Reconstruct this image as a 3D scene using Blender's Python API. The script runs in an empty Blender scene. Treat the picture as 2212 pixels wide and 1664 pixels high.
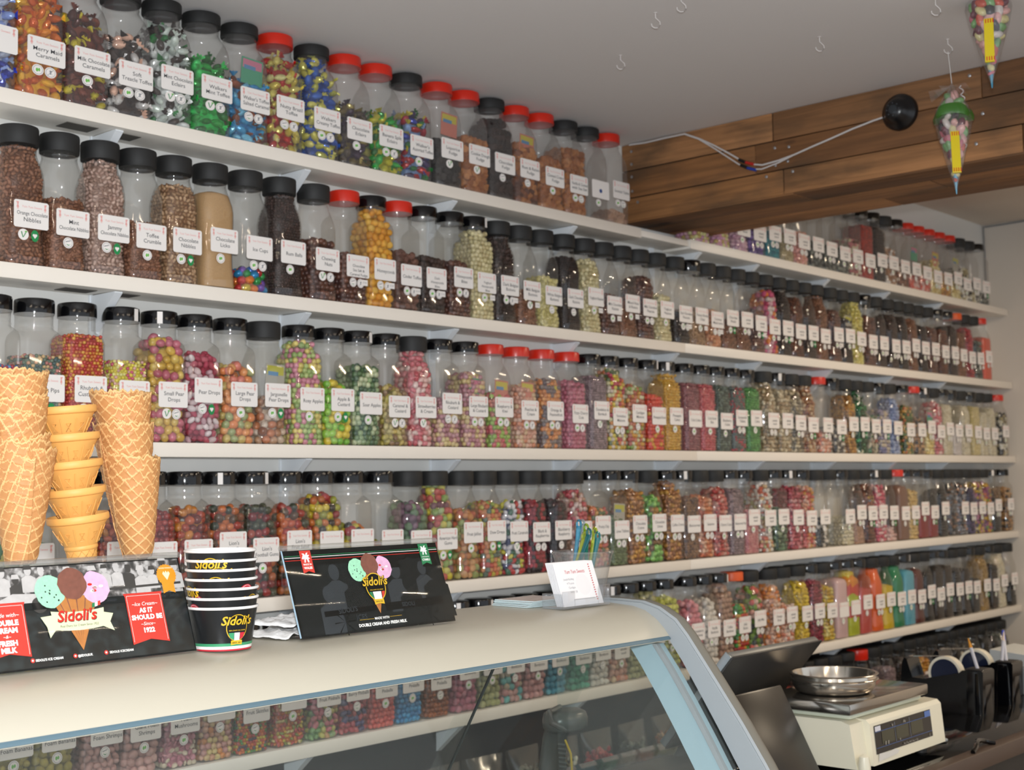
import bpy, bmesh, math, random
import numpy as np
from mathutils import Vector, Matrix, Euler
C = bpy.data.collections.new('shop'); bpy.context.scene.collection.children.link(C)
sc = bpy.context.scene
PI = math.pi
# ---------------------------------------------------------------- camera, world, light, exposure
def axes(yaw, pitch, roll):
    fw = Vector((math.sin(yaw)*math.cos(pitch), math.cos(yaw)*math.cos(pitch), math.sin(pitch)))
    r = Vector((math.cos(yaw), -math.sin(yaw), 0)); u = r.cross(fw)
    c, s = math.cos(roll), math.sin(roll)
    return c*r+s*u, -s*r+c*u, fw
CR, CU, CF = axes(math.radians(48.3221), math.radians(4.3008), math.radians(-0.9125))
cam = bpy.data.cameras.new('camera'); co = bpy.data.objects.new('camera', cam); C.objects.link(co)
cam.sensor_fit = 'HORIZONTAL'; cam.sensor_width = 36; cam.lens = 2923.87/2212*36
cam.clip_start = .05; cam.clip_end = 50
M = Matrix((( CR.x, CU.x, -CF.x, 0), (CR.y, CU.y, -CF.y, 0), (CR.z, CU.z, -CF.z, 0), (0, 0, 0, 1)))
co.matrix_world = Matrix.Translation((0, 0, 1.45)) @ M
cam.dof.use_dof = True; cam.dof.focus_distance = 1.95; cam.dof.aperture_fstop = 9.0
sc.camera = co
w = bpy.data.worlds.new('daylight'); sc.world = w; w.use_nodes = True
w.node_tree.nodes['Background'].inputs[0].default_value = (.87, .93, 1.0, 1)
w.node_tree.nodes['Background'].inputs[1].default_value = 0.8
vs = sc.view_settings; vs.view_transform = 'Standard'; vs.look = 'None'; vs.gamma = 1; vs.use_curve_mapping = False
vs.exposure = 0.35
cy = sc.cycles
cy.max_bounces = 7; cy.diffuse_bounces = 3; cy.glossy_bounces = 3; cy.transmission_bounces = 3; cy.transparent_max_bounces = 20
cy.caustics_reflective = False; cy.caustics_refractive = False; cy.use_adaptive_sampling = True; cy.adaptive_threshold = .03
cy.sample_clamp_indirect = 4
def area(name, loc, rot, sx, sy, energy, col):
    l = bpy.data.lights.new(name, 'AREA'); l.shape = 'RECTANGLE'; l.size = sx; l.size_y = sy; l.energy = energy; l.color = col
    o = bpy.data.objects.new(name, l); C.objects.link(o); o.location = loc; o.rotation_euler = rot
    return o
# the on-camera flash, just above the lens
fl = area('camera_flash', (.03, .0, 1.535), (0, 0, 0), .07, .045, 34.0, (.93, .97, 1.0))
fl.rotation_euler = (CF + Vector((0, 0, -.03))).to_track_quat('-Z', 'Y').to_euler()
WARM = (1.0, .82, .60)
TUBES = [(.2, -1.3, 2.45), (2.4, -.9, 2.45), (-1.2, .2, 2.45), (4.6, .9, 2.56), (4.9, -.6, 2.56)]
for x, y, z in TUBES:   # bare fluorescent battens on the shop ceiling
    area('tube_light', (x, y, z), (0, 0, 0), 1.2, .04, 12.5*(1.5 if x > 4 else 1), WARM)

# ---------------------------------------------------------------- tags and builders
def tag(o, label=None, cat=None, group=None, kind=None):
    if label: o['label'] = label
    if cat: o['category'] = cat
    if group: o['group'] = group
    if kind: o['kind'] = kind
    return o
def empty(name, loc=(0, 0, 0), rz=0, label=None, cat=None, group=None):
    o = bpy.data.objects.new(name, None); C.objects.link(o); o.location = loc; o.rotation_euler = (0, 0, rz); o.empty_display_size = .02
    return tag(o, label, cat, group)
def link(name, me, parent=None, loc=(0, 0, 0)):
    o = bpy.data.objects.new(name, me); C.objects.link(o); o.location = loc
    if parent is not None: o.parent = parent
    return o
def lin(c):
    if isinstance(c, str):
        c = [int(c[i:i+2], 16)/255 for i in (0, 2, 4)]
    return tuple((x/12.92 if x <= .04045 else ((x+.055)/1.055)**2.4) for x in c[:3]) + (1,)
_T = {}
def text_geo(s, bold=0.0, shear=0.0):
    k = (s, bold, shear)
    if k not in _T:
        cu = bpy.data.curves.new('t', 'FONT'); cu.body = s; cu.size = 1; cu.resolution_u = 2; cu.offset = bold; cu.shear = shear
        cu.fill_mode = 'FRONT' if hasattr(cu, 'fill_mode') else cu.fill_mode
        o = bpy.data.objects.new('t', cu); C.objects.link(o); bpy.context.view_layer.update()
        me = bpy.data.meshes.new_from_object(o.evaluated_get(bpy.context.evaluated_depsgraph_get()))
        V = [tuple(v.co) for v in me.vertices]; F = [tuple(p.vertices) for p in me.polygons]
        bpy.data.objects.remove(o); bpy.data.curves.remove(cu); bpy.data.meshes.remove(me)
        if V:
            x0 = min(v[0] for v in V); x1 = max(v[0] for v in V)
        else: x0 = x1 = 0
        _T[k] = ([(v[0]-(x0+x1)/2, v[1]) for v in V], F, x1-x0)
    return _T[k]
class MB:
    def __init__(s): s.v = []; s.f = []; s.m = []
    def add(s, V, F, mi=0, X=None):
        n = len(s.v)
        s.v += [tuple(X @ Vector(v)) for v in V] if X is not None else [tuple(v) for v in V]
        s.f += [tuple(i+n for i in f) for f in F]; s.m += [mi]*len(F); return s
    def box(s, lo, hi, mi=0, bev=0, X=None):
        x0, y0, z0 = lo; x1, y1, z1 = hi
        if bev <= 0:
            V = [(x0,y0,z0),(x1,y0,z0),(x1,y1,z0),(x0,y1,z0),(x0,y0,z1),(x1,y0,z1),(x1,y1,z1),(x0,y1,z1)]
            return s.add(V, [(3,2,1,0),(4,5,6,7),(0,1,5,4),(1,2,6,5),(2,3,7,6),(3,0,4,7)], mi, X)
        bm = bmesh.new(); bmesh.ops.create_cube(bm, size=1)
        for v in bm.verts: v.co = Vector(((x0+x1)/2+v.co.x*(x1-x0), (y0+y1)/2+v.co.y*(y1-y0), (z0+z1)/2+v.co.z*(z1-z0)))
        bmesh.ops.bevel(bm, geom=bm.edges[:], offset=bev, segments=2, affect='EDGES', profile=.5)
        V = [tuple(v.co) for v in bm.verts]; bm.verts.index_update(); F = [tuple(v.index for v in f.verts) for f in bm.faces]; bm.free()
        return s.add(V, F, mi, X)
    def rings(s, R, mi=0, cap0=True, cap1=True, X=None, closed=True):
        n = len(R[0]); V = [p for r in R for p in r]; F = []
        for i in range(len(R)-1):
            for j in range(n if closed else n-1):
                k = (j+1) % n; F.append((i*n+j, i*n+k, (i+1)*n+k, (i+1)*n+j))
        if cap0: F.append(tuple(range(n-1, -1, -1)))
        if cap1: F.append(tuple((len(R)-1)*n+j for j in range(n)))
        return s.add(V, F, mi, X)
    def lathe(s, prof, n=32, mi=0, cap0=True, cap1=True, X=None):
        return s.rings([[(r*math.cos(2*PI*j/n), r*math.sin(2*PI*j/n), z) for j in range(n)] for r, z in prof], mi, cap0, cap1, X)
    def sphere(s, c, r, mi=0, n=12, sq=(1, 1, 1), X=None):
        R = [[(c[0]+sq[0]*r*math.sin(PI*max(i, .02)/n if i < n else PI*.995)*math.cos(2*PI*j/(2*n)), c[1]+sq[1]*r*math.sin(PI*max(i, .02)/n if i < n else PI*.995)*math.sin(2*PI*j/(2*n)), c[2]-sq[2]*r*math.cos(PI*i/n)) for j in range(2*n)] for i in range(n+1)]
        return s.rings(R, mi, True, True, X)
    def tube(s, pts, r, n=8, mi=0):
        P = [Vector(p) for p in pts]; R = []
        for i, p in enumerate(P):
            d = (P[min(i+1, len(P)-1)]-P[max(i-1, 0)]).normalized()
            a = d.cross(Vector((0, 0, 1)) if abs(d.z) < .9 else Vector((1, 0, 0))).normalized(); b = d.cross(a)
            rr = r[i] if isinstance(r, (list, tuple)) else r
            R.append([tuple(p+rr*(math.cos(2*PI*j/n)*a+math.sin(2*PI*j/n)*b)) for j in range(n)])
        return s.rings(R, mi)
    def poly(s, pts, y, mi=0, X=None):                     # flat polygon in x-z facing -y
        return s.add([(p[0], y, p[1]) for p in pts], [tuple(range(len(pts)))], mi, X)
    def disc(s, cx, cz, rx, y, mi=0, n=20, rz=None, X=None):
        rz = rz or rx
        return s.poly([(cx+rx*math.cos(2*PI*j/n), cz+rz*math.sin(2*PI*j/n)) for j in range(n)], y, mi, X)
    def text(s, t, cx, cz, size, y, mi=0, bold=0, shear=0, maxw=None, X=None, ang=0, arc=0):
        V, F, w_ = text_geo(t, bold, shear)
        if not V: return s
        k = size
        if maxw and w_*k > maxw: k = maxw/w_
        ca, sa = math.cos(ang), math.sin(ang); W = []
        for x, z in V:
            x, z = x*k, z*min(size, k*1.25)
            if arc: z += arc*x*x
            W.append((cx+x*ca-z*sa, y, cz+x*sa+z*ca))
        return s.add(W, F, mi, X)
    def prism(s, pts, y0, y1, mi=0, X=None):               # outline in x-z, thick in y
        n = len(pts); V = [(p[0], y0, p[1]) for p in pts]+[(p[0], y1, p[1]) for p in pts]
        F = [tuple(range(n)), tuple(range(2*n-1, n-1, -1))]+[((i+1) % n, i, n+i, n+(i+1) % n) for i in range(n)]
        return s.add(V, F, mi, X)
    def prismx(s, pts, x0, x1, mi=0, X=None):              # outline in y-z, thick in x
        n = len(pts); V = [(x0, p[0], p[1]) for p in pts]+[(x1, p[0], p[1]) for p in pts]
        F = [tuple(range(n-1, -1, -1)), tuple(range(n, 2*n))]+[(i, (i+1) % n, n+(i+1) % n, n+i) for i in range(n)]
        return s.add(V, F, mi, X)
    def mesh(s, name, mats, smooth=35):
        me = bpy.data.meshes.new(name); me.from_pydata(s.v, [], s.f)
        for m_ in (mats if isinstance(mats, (list, tuple)) else [mats]): me.materials.append(m_)
        me.polygons.foreach_set('material_index', s.m)
        if smooth:
            me.polygons.foreach_set('use_smooth', [True]*len(s.f))
            try: me.set_sharp_from_angle(angle=math.radians(smooth))
            except Exception: pass
        me.update(); return me
    def build(s, name, mats, parent=None, loc=(0, 0, 0), smooth=35):
        return link(name, s.mesh(name, mats, smooth), parent, loc)

# ---------------------------------------------------------------- materials
_M = {}
def mat(name, col='888888', rough=.5, metal=0, spec=.5, coat=0, noise=0, nscale=20, bump=0, emit=0):
    if name in _M: return _M[name]
    m = bpy.data.materials.new(name); m.use_nodes = True; nt = m.node_tree; b = nt.nodes['Principled BSDF']
    b.inputs['Base Color'].default_value = lin(col); b.inputs['Roughness'].default_value = rough; b.inputs['Metallic'].default_value = metal
    b.inputs['Specular IOR Level'].default_value = spec; b.inputs['Coat Weight'].default_value = coat
    if emit: b.inputs['Emission Color'].default_value = lin(col); b.inputs['Emission Strength'].default_value = emit
    if noise or bump:
        tc = nt.nodes.new('ShaderNodeTexCoord'); nz = nt.nodes.new('ShaderNodeTexNoise'); nz.inputs['Scale'].default_value = nscale; nz.inputs['Detail'].default_value = 4
        nt.links.new(tc.outputs['Object'], nz.inputs['Vector'])
        if noise:
            mx = nt.nodes.new('ShaderNodeMix'); mx.data_type = 'RGBA'
            a = lin(col); mx.inputs[6].default_value = tuple(x*(1-noise) for x in a[:3])+(1,); mx.inputs[7].default_value = tuple(min(1, x*(1+noise)) for x in a[:3])+(1,)
            nt.links.new(nz.outputs['Fac'], mx.inputs[0]); nt.links.new(mx.outputs[2], b.inputs['Base Color'])
        if bump:
            bp = nt.nodes.new('ShaderNodeBump'); bp.inputs['Strength'].default_value = bump; bp.inputs['Distance'].default_value = .01
            nt.links.new(nz.outputs['Fac'], bp.inputs['Height']); nt.links.new(bp.outputs[0], b.inputs['Normal'])
    _M[name] = m; return m
def clear(name, tint=(1, 1, 1), haze=.04, hazecol=(.8, .8, .8), rough=.06, ior=1.42):
    """thin transparent plastic or glass: lets light through, reflects by Fresnel, with a slight milky haze"""
    if name in _M: return _M[name]
    m = bpy.data.materials.new(name); m.use_nodes = True; nt = m.node_tree; N = nt.nodes; N.clear()
    out = N.new('ShaderNodeOutputMaterial'); tr = N.new('ShaderNodeBsdfTransparent'); gl = N.new('ShaderNodeBsdfGlossy'); df = N.new('ShaderNodeBsdfDiffuse')
    lw = N.new('ShaderNodeLayerWeight'); lw.inputs[0].default_value = .5; pw = N.new('ShaderNodeMath'); pw.operation = 'POWER'; pw.inputs[1].default_value = 4.0; fr = N.new('ShaderNodeMath'); fr.operation = 'MULTIPLY_ADD'; fr.inputs[1].default_value = .5; fr.inputs[2].default_value = (ior-1)**2/(ior+1)**2*1.6; m1 = N.new('ShaderNodeMixShader'); m2 = N.new('ShaderNodeMixShader')
    tr.inputs[0].default_value = tint+(1,); gl.inputs['Roughness'].default_value = rough; gl.inputs[0].default_value = (1, 1, 1, 1); df.inputs[0].default_value = hazecol+(1,)
    nt.links.new(lw.outputs['Facing'], pw.inputs[0]); nt.links.new(pw.outputs[0], fr.inputs[0]); m1.inputs[0].default_value = haze
    nt.links.new(tr.outputs[0], m1.inputs[1]); nt.links.new(df.outputs[0], m1.inputs[2])
    nt.links.new(fr.outputs[0], m2.inputs[0]); nt.links.new(m1.outputs[0], m2.inputs[1]); nt.links.new(gl.outputs[0], m2.inputs[2]); nt.links.new(m2.outputs[0], out.inputs[0])
    _M[name] = m; return m
PAL = {
'blue_foil': ('F', '1b2fa0 2a49c8 8fa8e8 1b2fa0 b9c2da'), 'orange_foil': ('F', 'e07010 e88a10 d05808 f0b020 e07010 c85a10'), 'maroon_foil': ('F', '5c2418 6b2c1e 4a1c14 c9b820 5c2418 7a3a28'),
'treacle': ('F', 'e8e6e4 2a2220 1d1716 d8d4d0 3a2a24 e9b9a0'), 'mintchoc': ('F', 'd8e4da 251c18 2e2420 e8ece8 1f7a3a 3a2e28 b8c4bc'), 'green_foil': ('F', '0f9a34 18b848 0c7a28 30d060 0a6a22'),
'bluecopper': ('F', '3aa0d0 2a88c0 9a4a20 7ac8e8 7a3c1c 3a98c8'), 'redyellow': ('F', 'd8c860 c01c10 e0d070 a81408 d0b840 e0d890'), 'blueyellow': ('F', '2450a8 d8d060 3a68c0 e0d870 2a58b0 b8b850'),
'goldpurple': ('F', '8a7a38 3a2840 b8a860 52463a 6a5a30 2a1c28'), 'greengold': ('F', '18982a c0b820 10801f 28b040 d0c838 0c6a1c'), 'assorted': ('F', 'b01818 2038a0 c8b828 1f7a38 88a8d8 a81830 382858'),
'liquorice': ('D', '201c1a 2a2420 181412'), 'fudge': ('D', 'a8683a b0723f 9a5c30 ba7c48'), 'darkchoc': ('D', '2a1a16 33201a 20130f 1c100e'), 'rumfudge': ('D', 'b0703a 7a4424 a8683a 5a3220 b87a44'), 'fudgepale': ('D', 'b08a70 a88068'),
'pinklemon': ('D', 'd8a8b0 dcd890 c890b0 e0dc98 d898a8 c8b060'), 'lilac': ('D', 'd8a8b8 c898b0 e0b8c4'), 'purple': ('D', '5a3c88 6a4a98 4a3078 7a60a0'), 'teal': ('D', '1a8090 2898a0 107080'), 'cream': ('D', 'c8b890 b8a880 a89870'),
'peachpink': ('D', 'e0a088 e8b098 d89080 e8a8a0'), 'greymix': ('D', '4a504a 6a7068 3a403c 808478 2c302c'), 'pinkcreambrown': ('D', 'c88080 d8c8a8 6a4030 b06868 d8d0b8'), 'redshine': ('S', 'a82818 c03820 982010'),
'tanwhite': ('D', 'b08868 e0d8d0 9a7050 e8e0d8 a87c5c'), 'brownmix': ('D', '7a4a30 e0d0c0 5a3020 906048'), 'salmon': ('D', 'e07868 e8a090 d86050 e8c0b8'), 'yellowcream': ('D', 'd8c078 e0cc88 c8b068 e8dca8'), 'amber': ('S', 'b87820 c88830 a06818 d8a848'),
'bwmix': ('D', '201c18 e0dcc8 d0c8a8 2a2620 a89868 e8e4d8'), 'choc': ('D', '8a5a3c 7c4e32 96654a 6e432a'), 'tannib': ('D', 'b8988a c0a294 a8887a caac9c 9a7a6a'), 'tannib2': ('D', 'b89470 a88460 c8a480 987450 8a6444'), 'sand': ('D', 'c8a070'),
'cups': ('F', 'c02828 d0b020 2068b8 7048a8 188840 e07820 1888c0'), 'darkchoc2': ('D', '3c2820 46302a 32201a 2a1a15'), 'chocball': ('S', '6a4030 744838 5e382a 50302a'), 'honey': ('D', 'e0a030 e8ac40 d89020 eab850'), 'chocbrick': ('D', '6e483c 7a5244 604034'),
'creamball': ('S', 'd8cc9c e0d4a8 ccc090 c8b888'), 'lemoncream': ('D', 'd8cc88 e0d498 ccc07c'), 'nut': ('D', 'c08058 d09068 b07048 c89870'), 'berryorange': ('D', 'b83860 e07828 d8c8c0 c85078 e88838 d8a8b0'), 'chocred': ('D', '5a2c18 6a3820 4a2414 7a4428'),
'pearyellow': ('S', 'd8cc70 ccc060 e0d888 c8b858'), 'redjelly': ('S', 'a82838 b83040 901828 c04848'), 'orangered': ('D', 'e8542c'), 'bluered': ('S', '3a78b0 c05060 5a98c8 a84050'), 'fruitpips': ('D', 'd89088 708070 d8a888 506868 d8b888 c08078 788878'),
'rhubpips': ('S', 'c04838 d89838 b83830 e0a848 d07838 c85048'), 'sherpips': ('D', 'd8c848 d0607c e0d068 e8e090 d8a8a0 e0d050'), 'peardrop': ('S', 'c06878 d0a848 b85868 d8b050 c87080 d8b860'), 'peardrop2': ('D', 'a83850 d0b8b8 b84858 c8a0a8 982840 b85868 e0d0d0'),
'peachdrop': ('S', 'e08850 e09860 d88070 c8b068 e0a068 a0a870'), 'amberclear': ('S', 'a87858 c8b098 8a5840 b89070 d0c0b0 c07850'), 'rosyapple': ('S', 'd08898 a0b870 d8c870 b8c880 d890a0 98b068 e0cc78'), 'applecust': ('S', '80c038 d8c030 70b030 98c848 e0c840'),
'sourapple': ('S', '48684a c8d0a8 58784c 90a878 3c5c40 a8b890 6a8458'), 'caramelc': ('S', 'a8905a c8b060 7a6048 b8a850 907050 c8b878'), 'strawcream': ('S', 'd07078 e8c0b8 d88088 c85860 e8ccc4 d89090'), 'rhubcust': ('S', 'b88088 d0b880 c09098 d8c490 b07880 d8b098'),
'raspkiwi': ('S', 'c85058 98b848 d06068 a8c058 c87868 88a840'), 'peachcream': ('S', 'd8a088 d88860 d8b890 c89078 e0b8a0'), 'orangepass': ('S', 'd88848 786868 d09058 68585c e09850 887870'), 'fizzycherry': ('S', 'b85870 c06880 b05068 c87888'), 'greylilac': ('D', '887478 988488 786468 a89094'),
'tutti': ('S', 'd88830 d8c850 e0d8a8 b84050 c8a838 607048 d87848 d8c8b8'), 'cardigan': ('S', 'b86850 d0cca0 88a048 c87858 d8d8b8 d09838 b85848'), 'redrock': ('S', 'd03828 d84830 d8a030 c83020 e05038'), 'pineapple': ('S', 'd8a838 e0b048 d09c30 e0b858'), 'colared': ('D', '985860 a06468 885058 a87074'),
'cherryrose': ('S', 'c85860 d06870 c05058 d87878'), 'blackgreen': ('D', '586860 687868 485850 708078 405048'), 'greyred': ('D', '606a68 707874 c04858 586260 a84850 687470'), 'limegreen': ('S', '489048 58a050 408040 68a858'), 'wrapcream': ('S', 'c8b898 b8a888 a89070 d8ccb0 98805c'),
'wrapgrey': ('S', 'b8a888 8a8070 a89878 d0c4a8 787060 6a5c48'), 'toffeeb': ('S', 'a87850 c0a080 985c38 b89068 d0b898 8a5030'), 'salmonw': ('S', 'd89070 e0c0a8 d88060 e0b098 e8d0c0'), 'bwstripe': ('S', 'c8c0b0 585450 d0c8b8 706860 383432'), 'amber2': ('S', 'a87018 b88028 906010 704810 c09040'),
'deepgreen': ('F', '0c5a28 186a34 2a8a48 d8d8c0 0a4820 104a24'), 'greenred': ('S', '3a7048 b8a890 c05848 c8c0a8 50805c a89880'), 'bluegrey': ('S', '9088a0 c0b098 a098a8 7878a0 c8bca8'), 'blueice': ('S', '8898c0 98a8cc a8b4d0 7888b4'), 'autumn': ('S', '506838 c09040 b86838 688048 c8a868 384a28'),
'tanbrown': ('D', 'b08858 7a5a3c c09868 a87848 2c2018'), 'pinkwhite': ('D', 'd88890 e8c8c4 d07880 e8d4d0 c86870'), 'mintwhite': ('S', 'd8ccb0 e0d8bc d0c4a8 e4dcc8'), 'whitemint': ('S', 'd8d0cc e0d8d4 d0c8c8'), 'mintcream': ('S', 'd8c890 d0c088 dccc9c'),
'greengum': ('S', '487838 c8b850 588848 d8c868 308050'), 'winegum': ('S', '98301c c07828 702818 b85830 483828 a84020'), 'redgum': ('S', '882820 983028 702018 a04038'), 'winegumo': ('S', 'b85028 c06830 a03020 b87838 583c20 c86028 384030'), 'winegumd': ('S', '902c28 484c38 a84830 782428 b06038 383828'),
'winegumy': ('S', 'a82c28 c8b028 383028 c87030 8a2830 b86838 989838'), 'greenpurple': ('D', '688060 705060 88a078 806070 587058'), 'americangum': ('D', 'c8b838 b85850 90a860 c89870 785058 c8c068 a8b880'), 'fruitjelly': ('D', 'c08048 a8a058 b85c40 c89868 98a060 b87848'),
'dewdrop': ('D', 'c87048 b8a848 b84c40 98a850 607060 c88858'), 'fruitcaram': ('S', 'd8d4d0 d0ccd0 d8d8dc 404870 b83838 c8c040 d8d4d8 3c6850'), 'blackrasp': ('D', '901828 281418 a82030 1c1012 981c2c'), 'blackrasp2': ('D', '3c141c 201014 501820 181012'), 'crystalfruit': ('S', 'b84850 d8b0a8 c05860 a83840 d8c0b8 b89078'),
'fruitydip': ('S', 'c87038 586840 b85850 c89858 c86860 d8a070'), 'limegrey': ('D', '687850 788860 586848'), 'cremegold': ('F', 'a86c30 b88030 8a5428 c89030 b88860'), 'limegold': ('F', '70b048 88c060 a8782c 60a040 785020 90c868'), 'coffee': ('F', 'a06838 b88038 8a5430 c09040 b07848'), 'blackcurr': ('D', '785840 584040 8a6850 a07858'),
'orangeclear': ('S', 'c86840 b85c38 d88858 c87850 d8a888'), 'cherryred': ('S', 'a82c28 c86860 d8a898 b83830 c87868 d0988c'), 'pinkpip': ('D', 'c87c80 d08c8c c07078 d89c98'), 'whitefruit': ('S', 'd8d0c8 e0d8d0 c8a878 d8d4cc a8a870 d0c8c0 c86850'), 'greenwrap': ('S', '486848 688868 385838 90a080 2c4830'),
'crimsonpink': ('S', '982c40 b84858 d09898 a83448 c87078'), 'redyellow2': ('S', 'b85048 d09878 c89030 c86860 d8b0a0 b83c38'), 'bwstripe2': ('S', '282828 c8beb0 383838 d8d0c4'), 'creamclear': ('S', 'd0c8a8 c8bc98 d8d0b8'), 'tanpink': ('D', 'b08870 a07c64 c09880'), 'brownred': ('D', '6a3c28 7c4a34 8a5840 583020'),
'pinkwhite2': ('S', 'c85068 e0b8b8 d06878 e0c4c0 b84058'), 'palepink': ('S', 'd8b0a8 e0c0b8 d0a098'), 'brownsug': ('D', '7a4c30'), 'butter': ('D', 'd0b070 c8a868 d8bc80'), 'ruby': ('D', '8a1c20'), 'black': ('S', '1a1614 221c18 141110'), 'navywhite': ('F', '28303c a0a0a8 383c4c 808088 b88868'), 'violetn': ('D', '2c2048 382858 483868 201838'),
'flowers': ('D', 'c8a828 b87890 d0c0a0 c8b038 a85c78 503848'), 'flowers2': ('D', 'd0a818 c86828 985078 688838 c8b030 783858'), 'banana': ('D', 'b8a848 c0b050 a89838'), 'shrimp': ('D', 'd0a098 d8aca4 c89890'), 'mushroom': ('D', 'd08c98 d898a0 d8c8b0 c88090'), 'dragee': ('S', 'd88c48 d8a890 d8b888 d09878 d8c080 c89088'),
'skittles': ('S', '3c8838 d06828 c8b030 484050 b83c30 d87030'), 'tuttif': ('S', 'd07030 d0b838 d8c888 c04c48 889038 d88038'), 'sourfruit': ('S', 'c86878 98b078 d0a070 80a868 c8c068 d07880'), 'wildberry': ('S', 'c05058 504468 c86060 b84850 584c78'), 'coral': ('S', 'd85c4c e0685c d05044'), 'skyblue': ('S', '2888c0 3898cc 2078b0'),
'colabrown': ('S', '984c18 a85820 8a4414'), 'softpink': ('D', 'c07080 c87c8c b86478'), 'palelime': ('D', 'b0b078 b8b884 a4a46c'), 'bluepink': ('D', '68b0b0 c8908c 78bcb8 c89c94 c8b8a0'), 'softpink2': ('D', 'c89490 d0a09c c08884'), 'aqua': ('D', '4898b0 58a4b8 408ca4'), 'seagreen': ('D', '48a484 58b090 3c9474'), 'whitebon': ('D', 'd8d0c4 e0d8cc d0c8bc'),
'limedim': ('D', 'a09860 a8a068'), 'lemonlime': ('D', 'c8c860 d0d06c bcbc58'), 'rosepink': ('D', 'd08088 d88c94 c8747c e0a0a4'), 'cocoabon': ('D', 'a88470 b09078 9c7864'), 'jellybean': ('S', 'c03020 487828 d06828 a82820 c89830 389030'), 'jellymix': ('D', '709028 c85040 d8a090 688828 d8b8a8 303830'), 'orangewhite': ('D', 'd88c40 e0b8a0 d87830 e0c4b0 d0a088'),
'yellowbright': ('D', 'd8b820 c8a820 e0c430'), 'crimsond': ('D', '882c3c 983848 7a2434'), 'yellowgold': ('S', 'c8a020 d8b838 b89018 d8c870'), 'palepinkp': ('D', 'dcb8b8'), 'coralp': ('D', 'c85048'), 'orangep': ('D', 'e86010'), 'yellowp': ('D', 'd8b800'), 'greenp': ('D', '108050'), 'bluep': ('D', '58a8c0'), 'maroon': ('D', '5a2018'), 'brownblack': ('D', '2c1e14 382818 201610'),
'goldtan': ('D', 'a88850 b89860 987840'), 'layers': ('L', 'b0b828 b83830 a8b428 c04030 d08020 c8b020'), 'coc': ('D', 'a88470'),
}
def candy(pal):
    k = 'candy_'+pal
    if k in _M: return _M[k]
    kind, cols = PAL[pal]; cols = cols.split()
    m = bpy.data.materials.new(k); m.use_nodes = True; nt = m.node_tree; N = nt.nodes; b = N['Principled BSDF']
    tc = N.new('ShaderNodeTexCoord'); nz = N.new('ShaderNodeTexNoise'); nz.inputs['Scale'].default_value = 900 if len(cols) == 1 else 90; nz.inputs['Detail'].default_value = 3
    nt.links.new(tc.outputs['Object'], nz.inputs['Vector'])
    cr = N.new('ShaderNodeValToRGB'); cr.color_ramp.interpolation = 'CONSTANT' if kind != 'L' else 'LINEAR'
    E = cr.color_ramp.elements
    n = len(cols)
    if n == 1: cols = cols*2; n = 2
    while len(E) < n: E.new(.5)
    if kind == 'L':
        pos = [.0, .27, .44, .60, .74, .86]; 
        pts = []
        for i, c in enumerate(cols): E[i].position = pos[i]; E[i].color = lin(c)
        cr.color_ramp.interpolation = 'CONSTANT'
        sp = N.new('ShaderNodeSeparateXYZ'); nt.links.new(tc.outputs['Object'], sp.inputs[0]); nz.inputs['Scale'].default_value = 25
        ma = N.new('ShaderNodeMath'); ma.operation = 'MULTIPLY_ADD'; ma.inputs[1].default_value = 4.0; nt.links.new(sp.outputs[2], ma.inputs[0])
        mb = N.new('ShaderNodeMath'); mb.operation = 'MULTIPLY_ADD'; mb.inputs[1].default_value = .22; mb.inputs[2].default_value = -.11; nt.links.new(nz.outputs['Fac'], mb.inputs[0])
        nt.links.new(mb.outputs[0], ma.inputs[2]); nt.links.new(ma.outputs[0], cr.inputs[0])
    else:
        for i, c in enumerate(cols): E[i].position = i/n; E[i].color = lin(c)
        g = N.new('ShaderNodeNewGeometry'); nt.links.new(g.outputs['Random Per Island'], cr.inputs[0])
    mx = N.new('ShaderNodeMix'); mx.data_type = 'RGBA'; mx.blend_type = 'MULTIPLY'; mx.inputs[0].default_value = .55
    mp = N.new('ShaderNodeMapRange'); mp.inputs[1].default_value = .3; mp.inputs[2].default_value = .7; mp.inputs[3].default_value = .62; mp.inputs[4].default_value = 1.25
    nt.links.new(nz.outputs['Fac'], mp.inputs[0]); nt.links.new(cr.outputs[0], mx.inputs[6]); nt.links.new(mp.outputs[0], mx.inputs[7]); nt.links.new(mx.outputs[2], b.inputs['Base Color'])
    b.inputs['Roughness'].default_value = {'F': .17, 'S': .3, 'D': .65, 'L': .8}[kind]
    if kind == 'F': b.inputs['Metallic'].default_value = .2
    if kind == 'F' or len(PAL[pal][1].split()) == 1:
        bp = N.new('ShaderNodeBump'); bp.inputs['Strength'].default_value = .5; bp.inputs['Distance'].default_value = .003; nt.links.new(nz.outputs['Fac'], bp.inputs['Height']); nt.links.new(bp.outputs[0], b.inputs['Normal'])
    _M[k] = m; return m
WHITE = mat('white_laminate', 'f2ece2', .42, noise=.02, nscale=3)
PAPER = mat('label_paper', 'efe9e4', .6); INKR = mat('label_red_ink', 'e8a49e', .7); INKB = mat('label_black_ink', '4c4c50', .7); INKW = mat('white_print', 'f4f2ee', .5)
PLASTIC = clear('clear_jar_plastic', (.948, .944, .934), .016, (.62, .61, .60), .04, 1.42)
FROST = clear('hazy_jar_plastic', (.945, .94, .932), .07, (.62, .59, .58), .07, 1.36)
ACRYL = clear('clear_acrylic', (.985, .99, .99), .0, (.8, .8, .8), .04, 1.12)
LIDK = mat('gloss_black_lid', '0c0c0e', .12); LIDM = mat('matt_black_lid', '1c1c1c', .62); LIDR = mat('red_lid', 'd02a18', .28); LIDO = mat('orange_lid', 'e05a20', .4)

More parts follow.
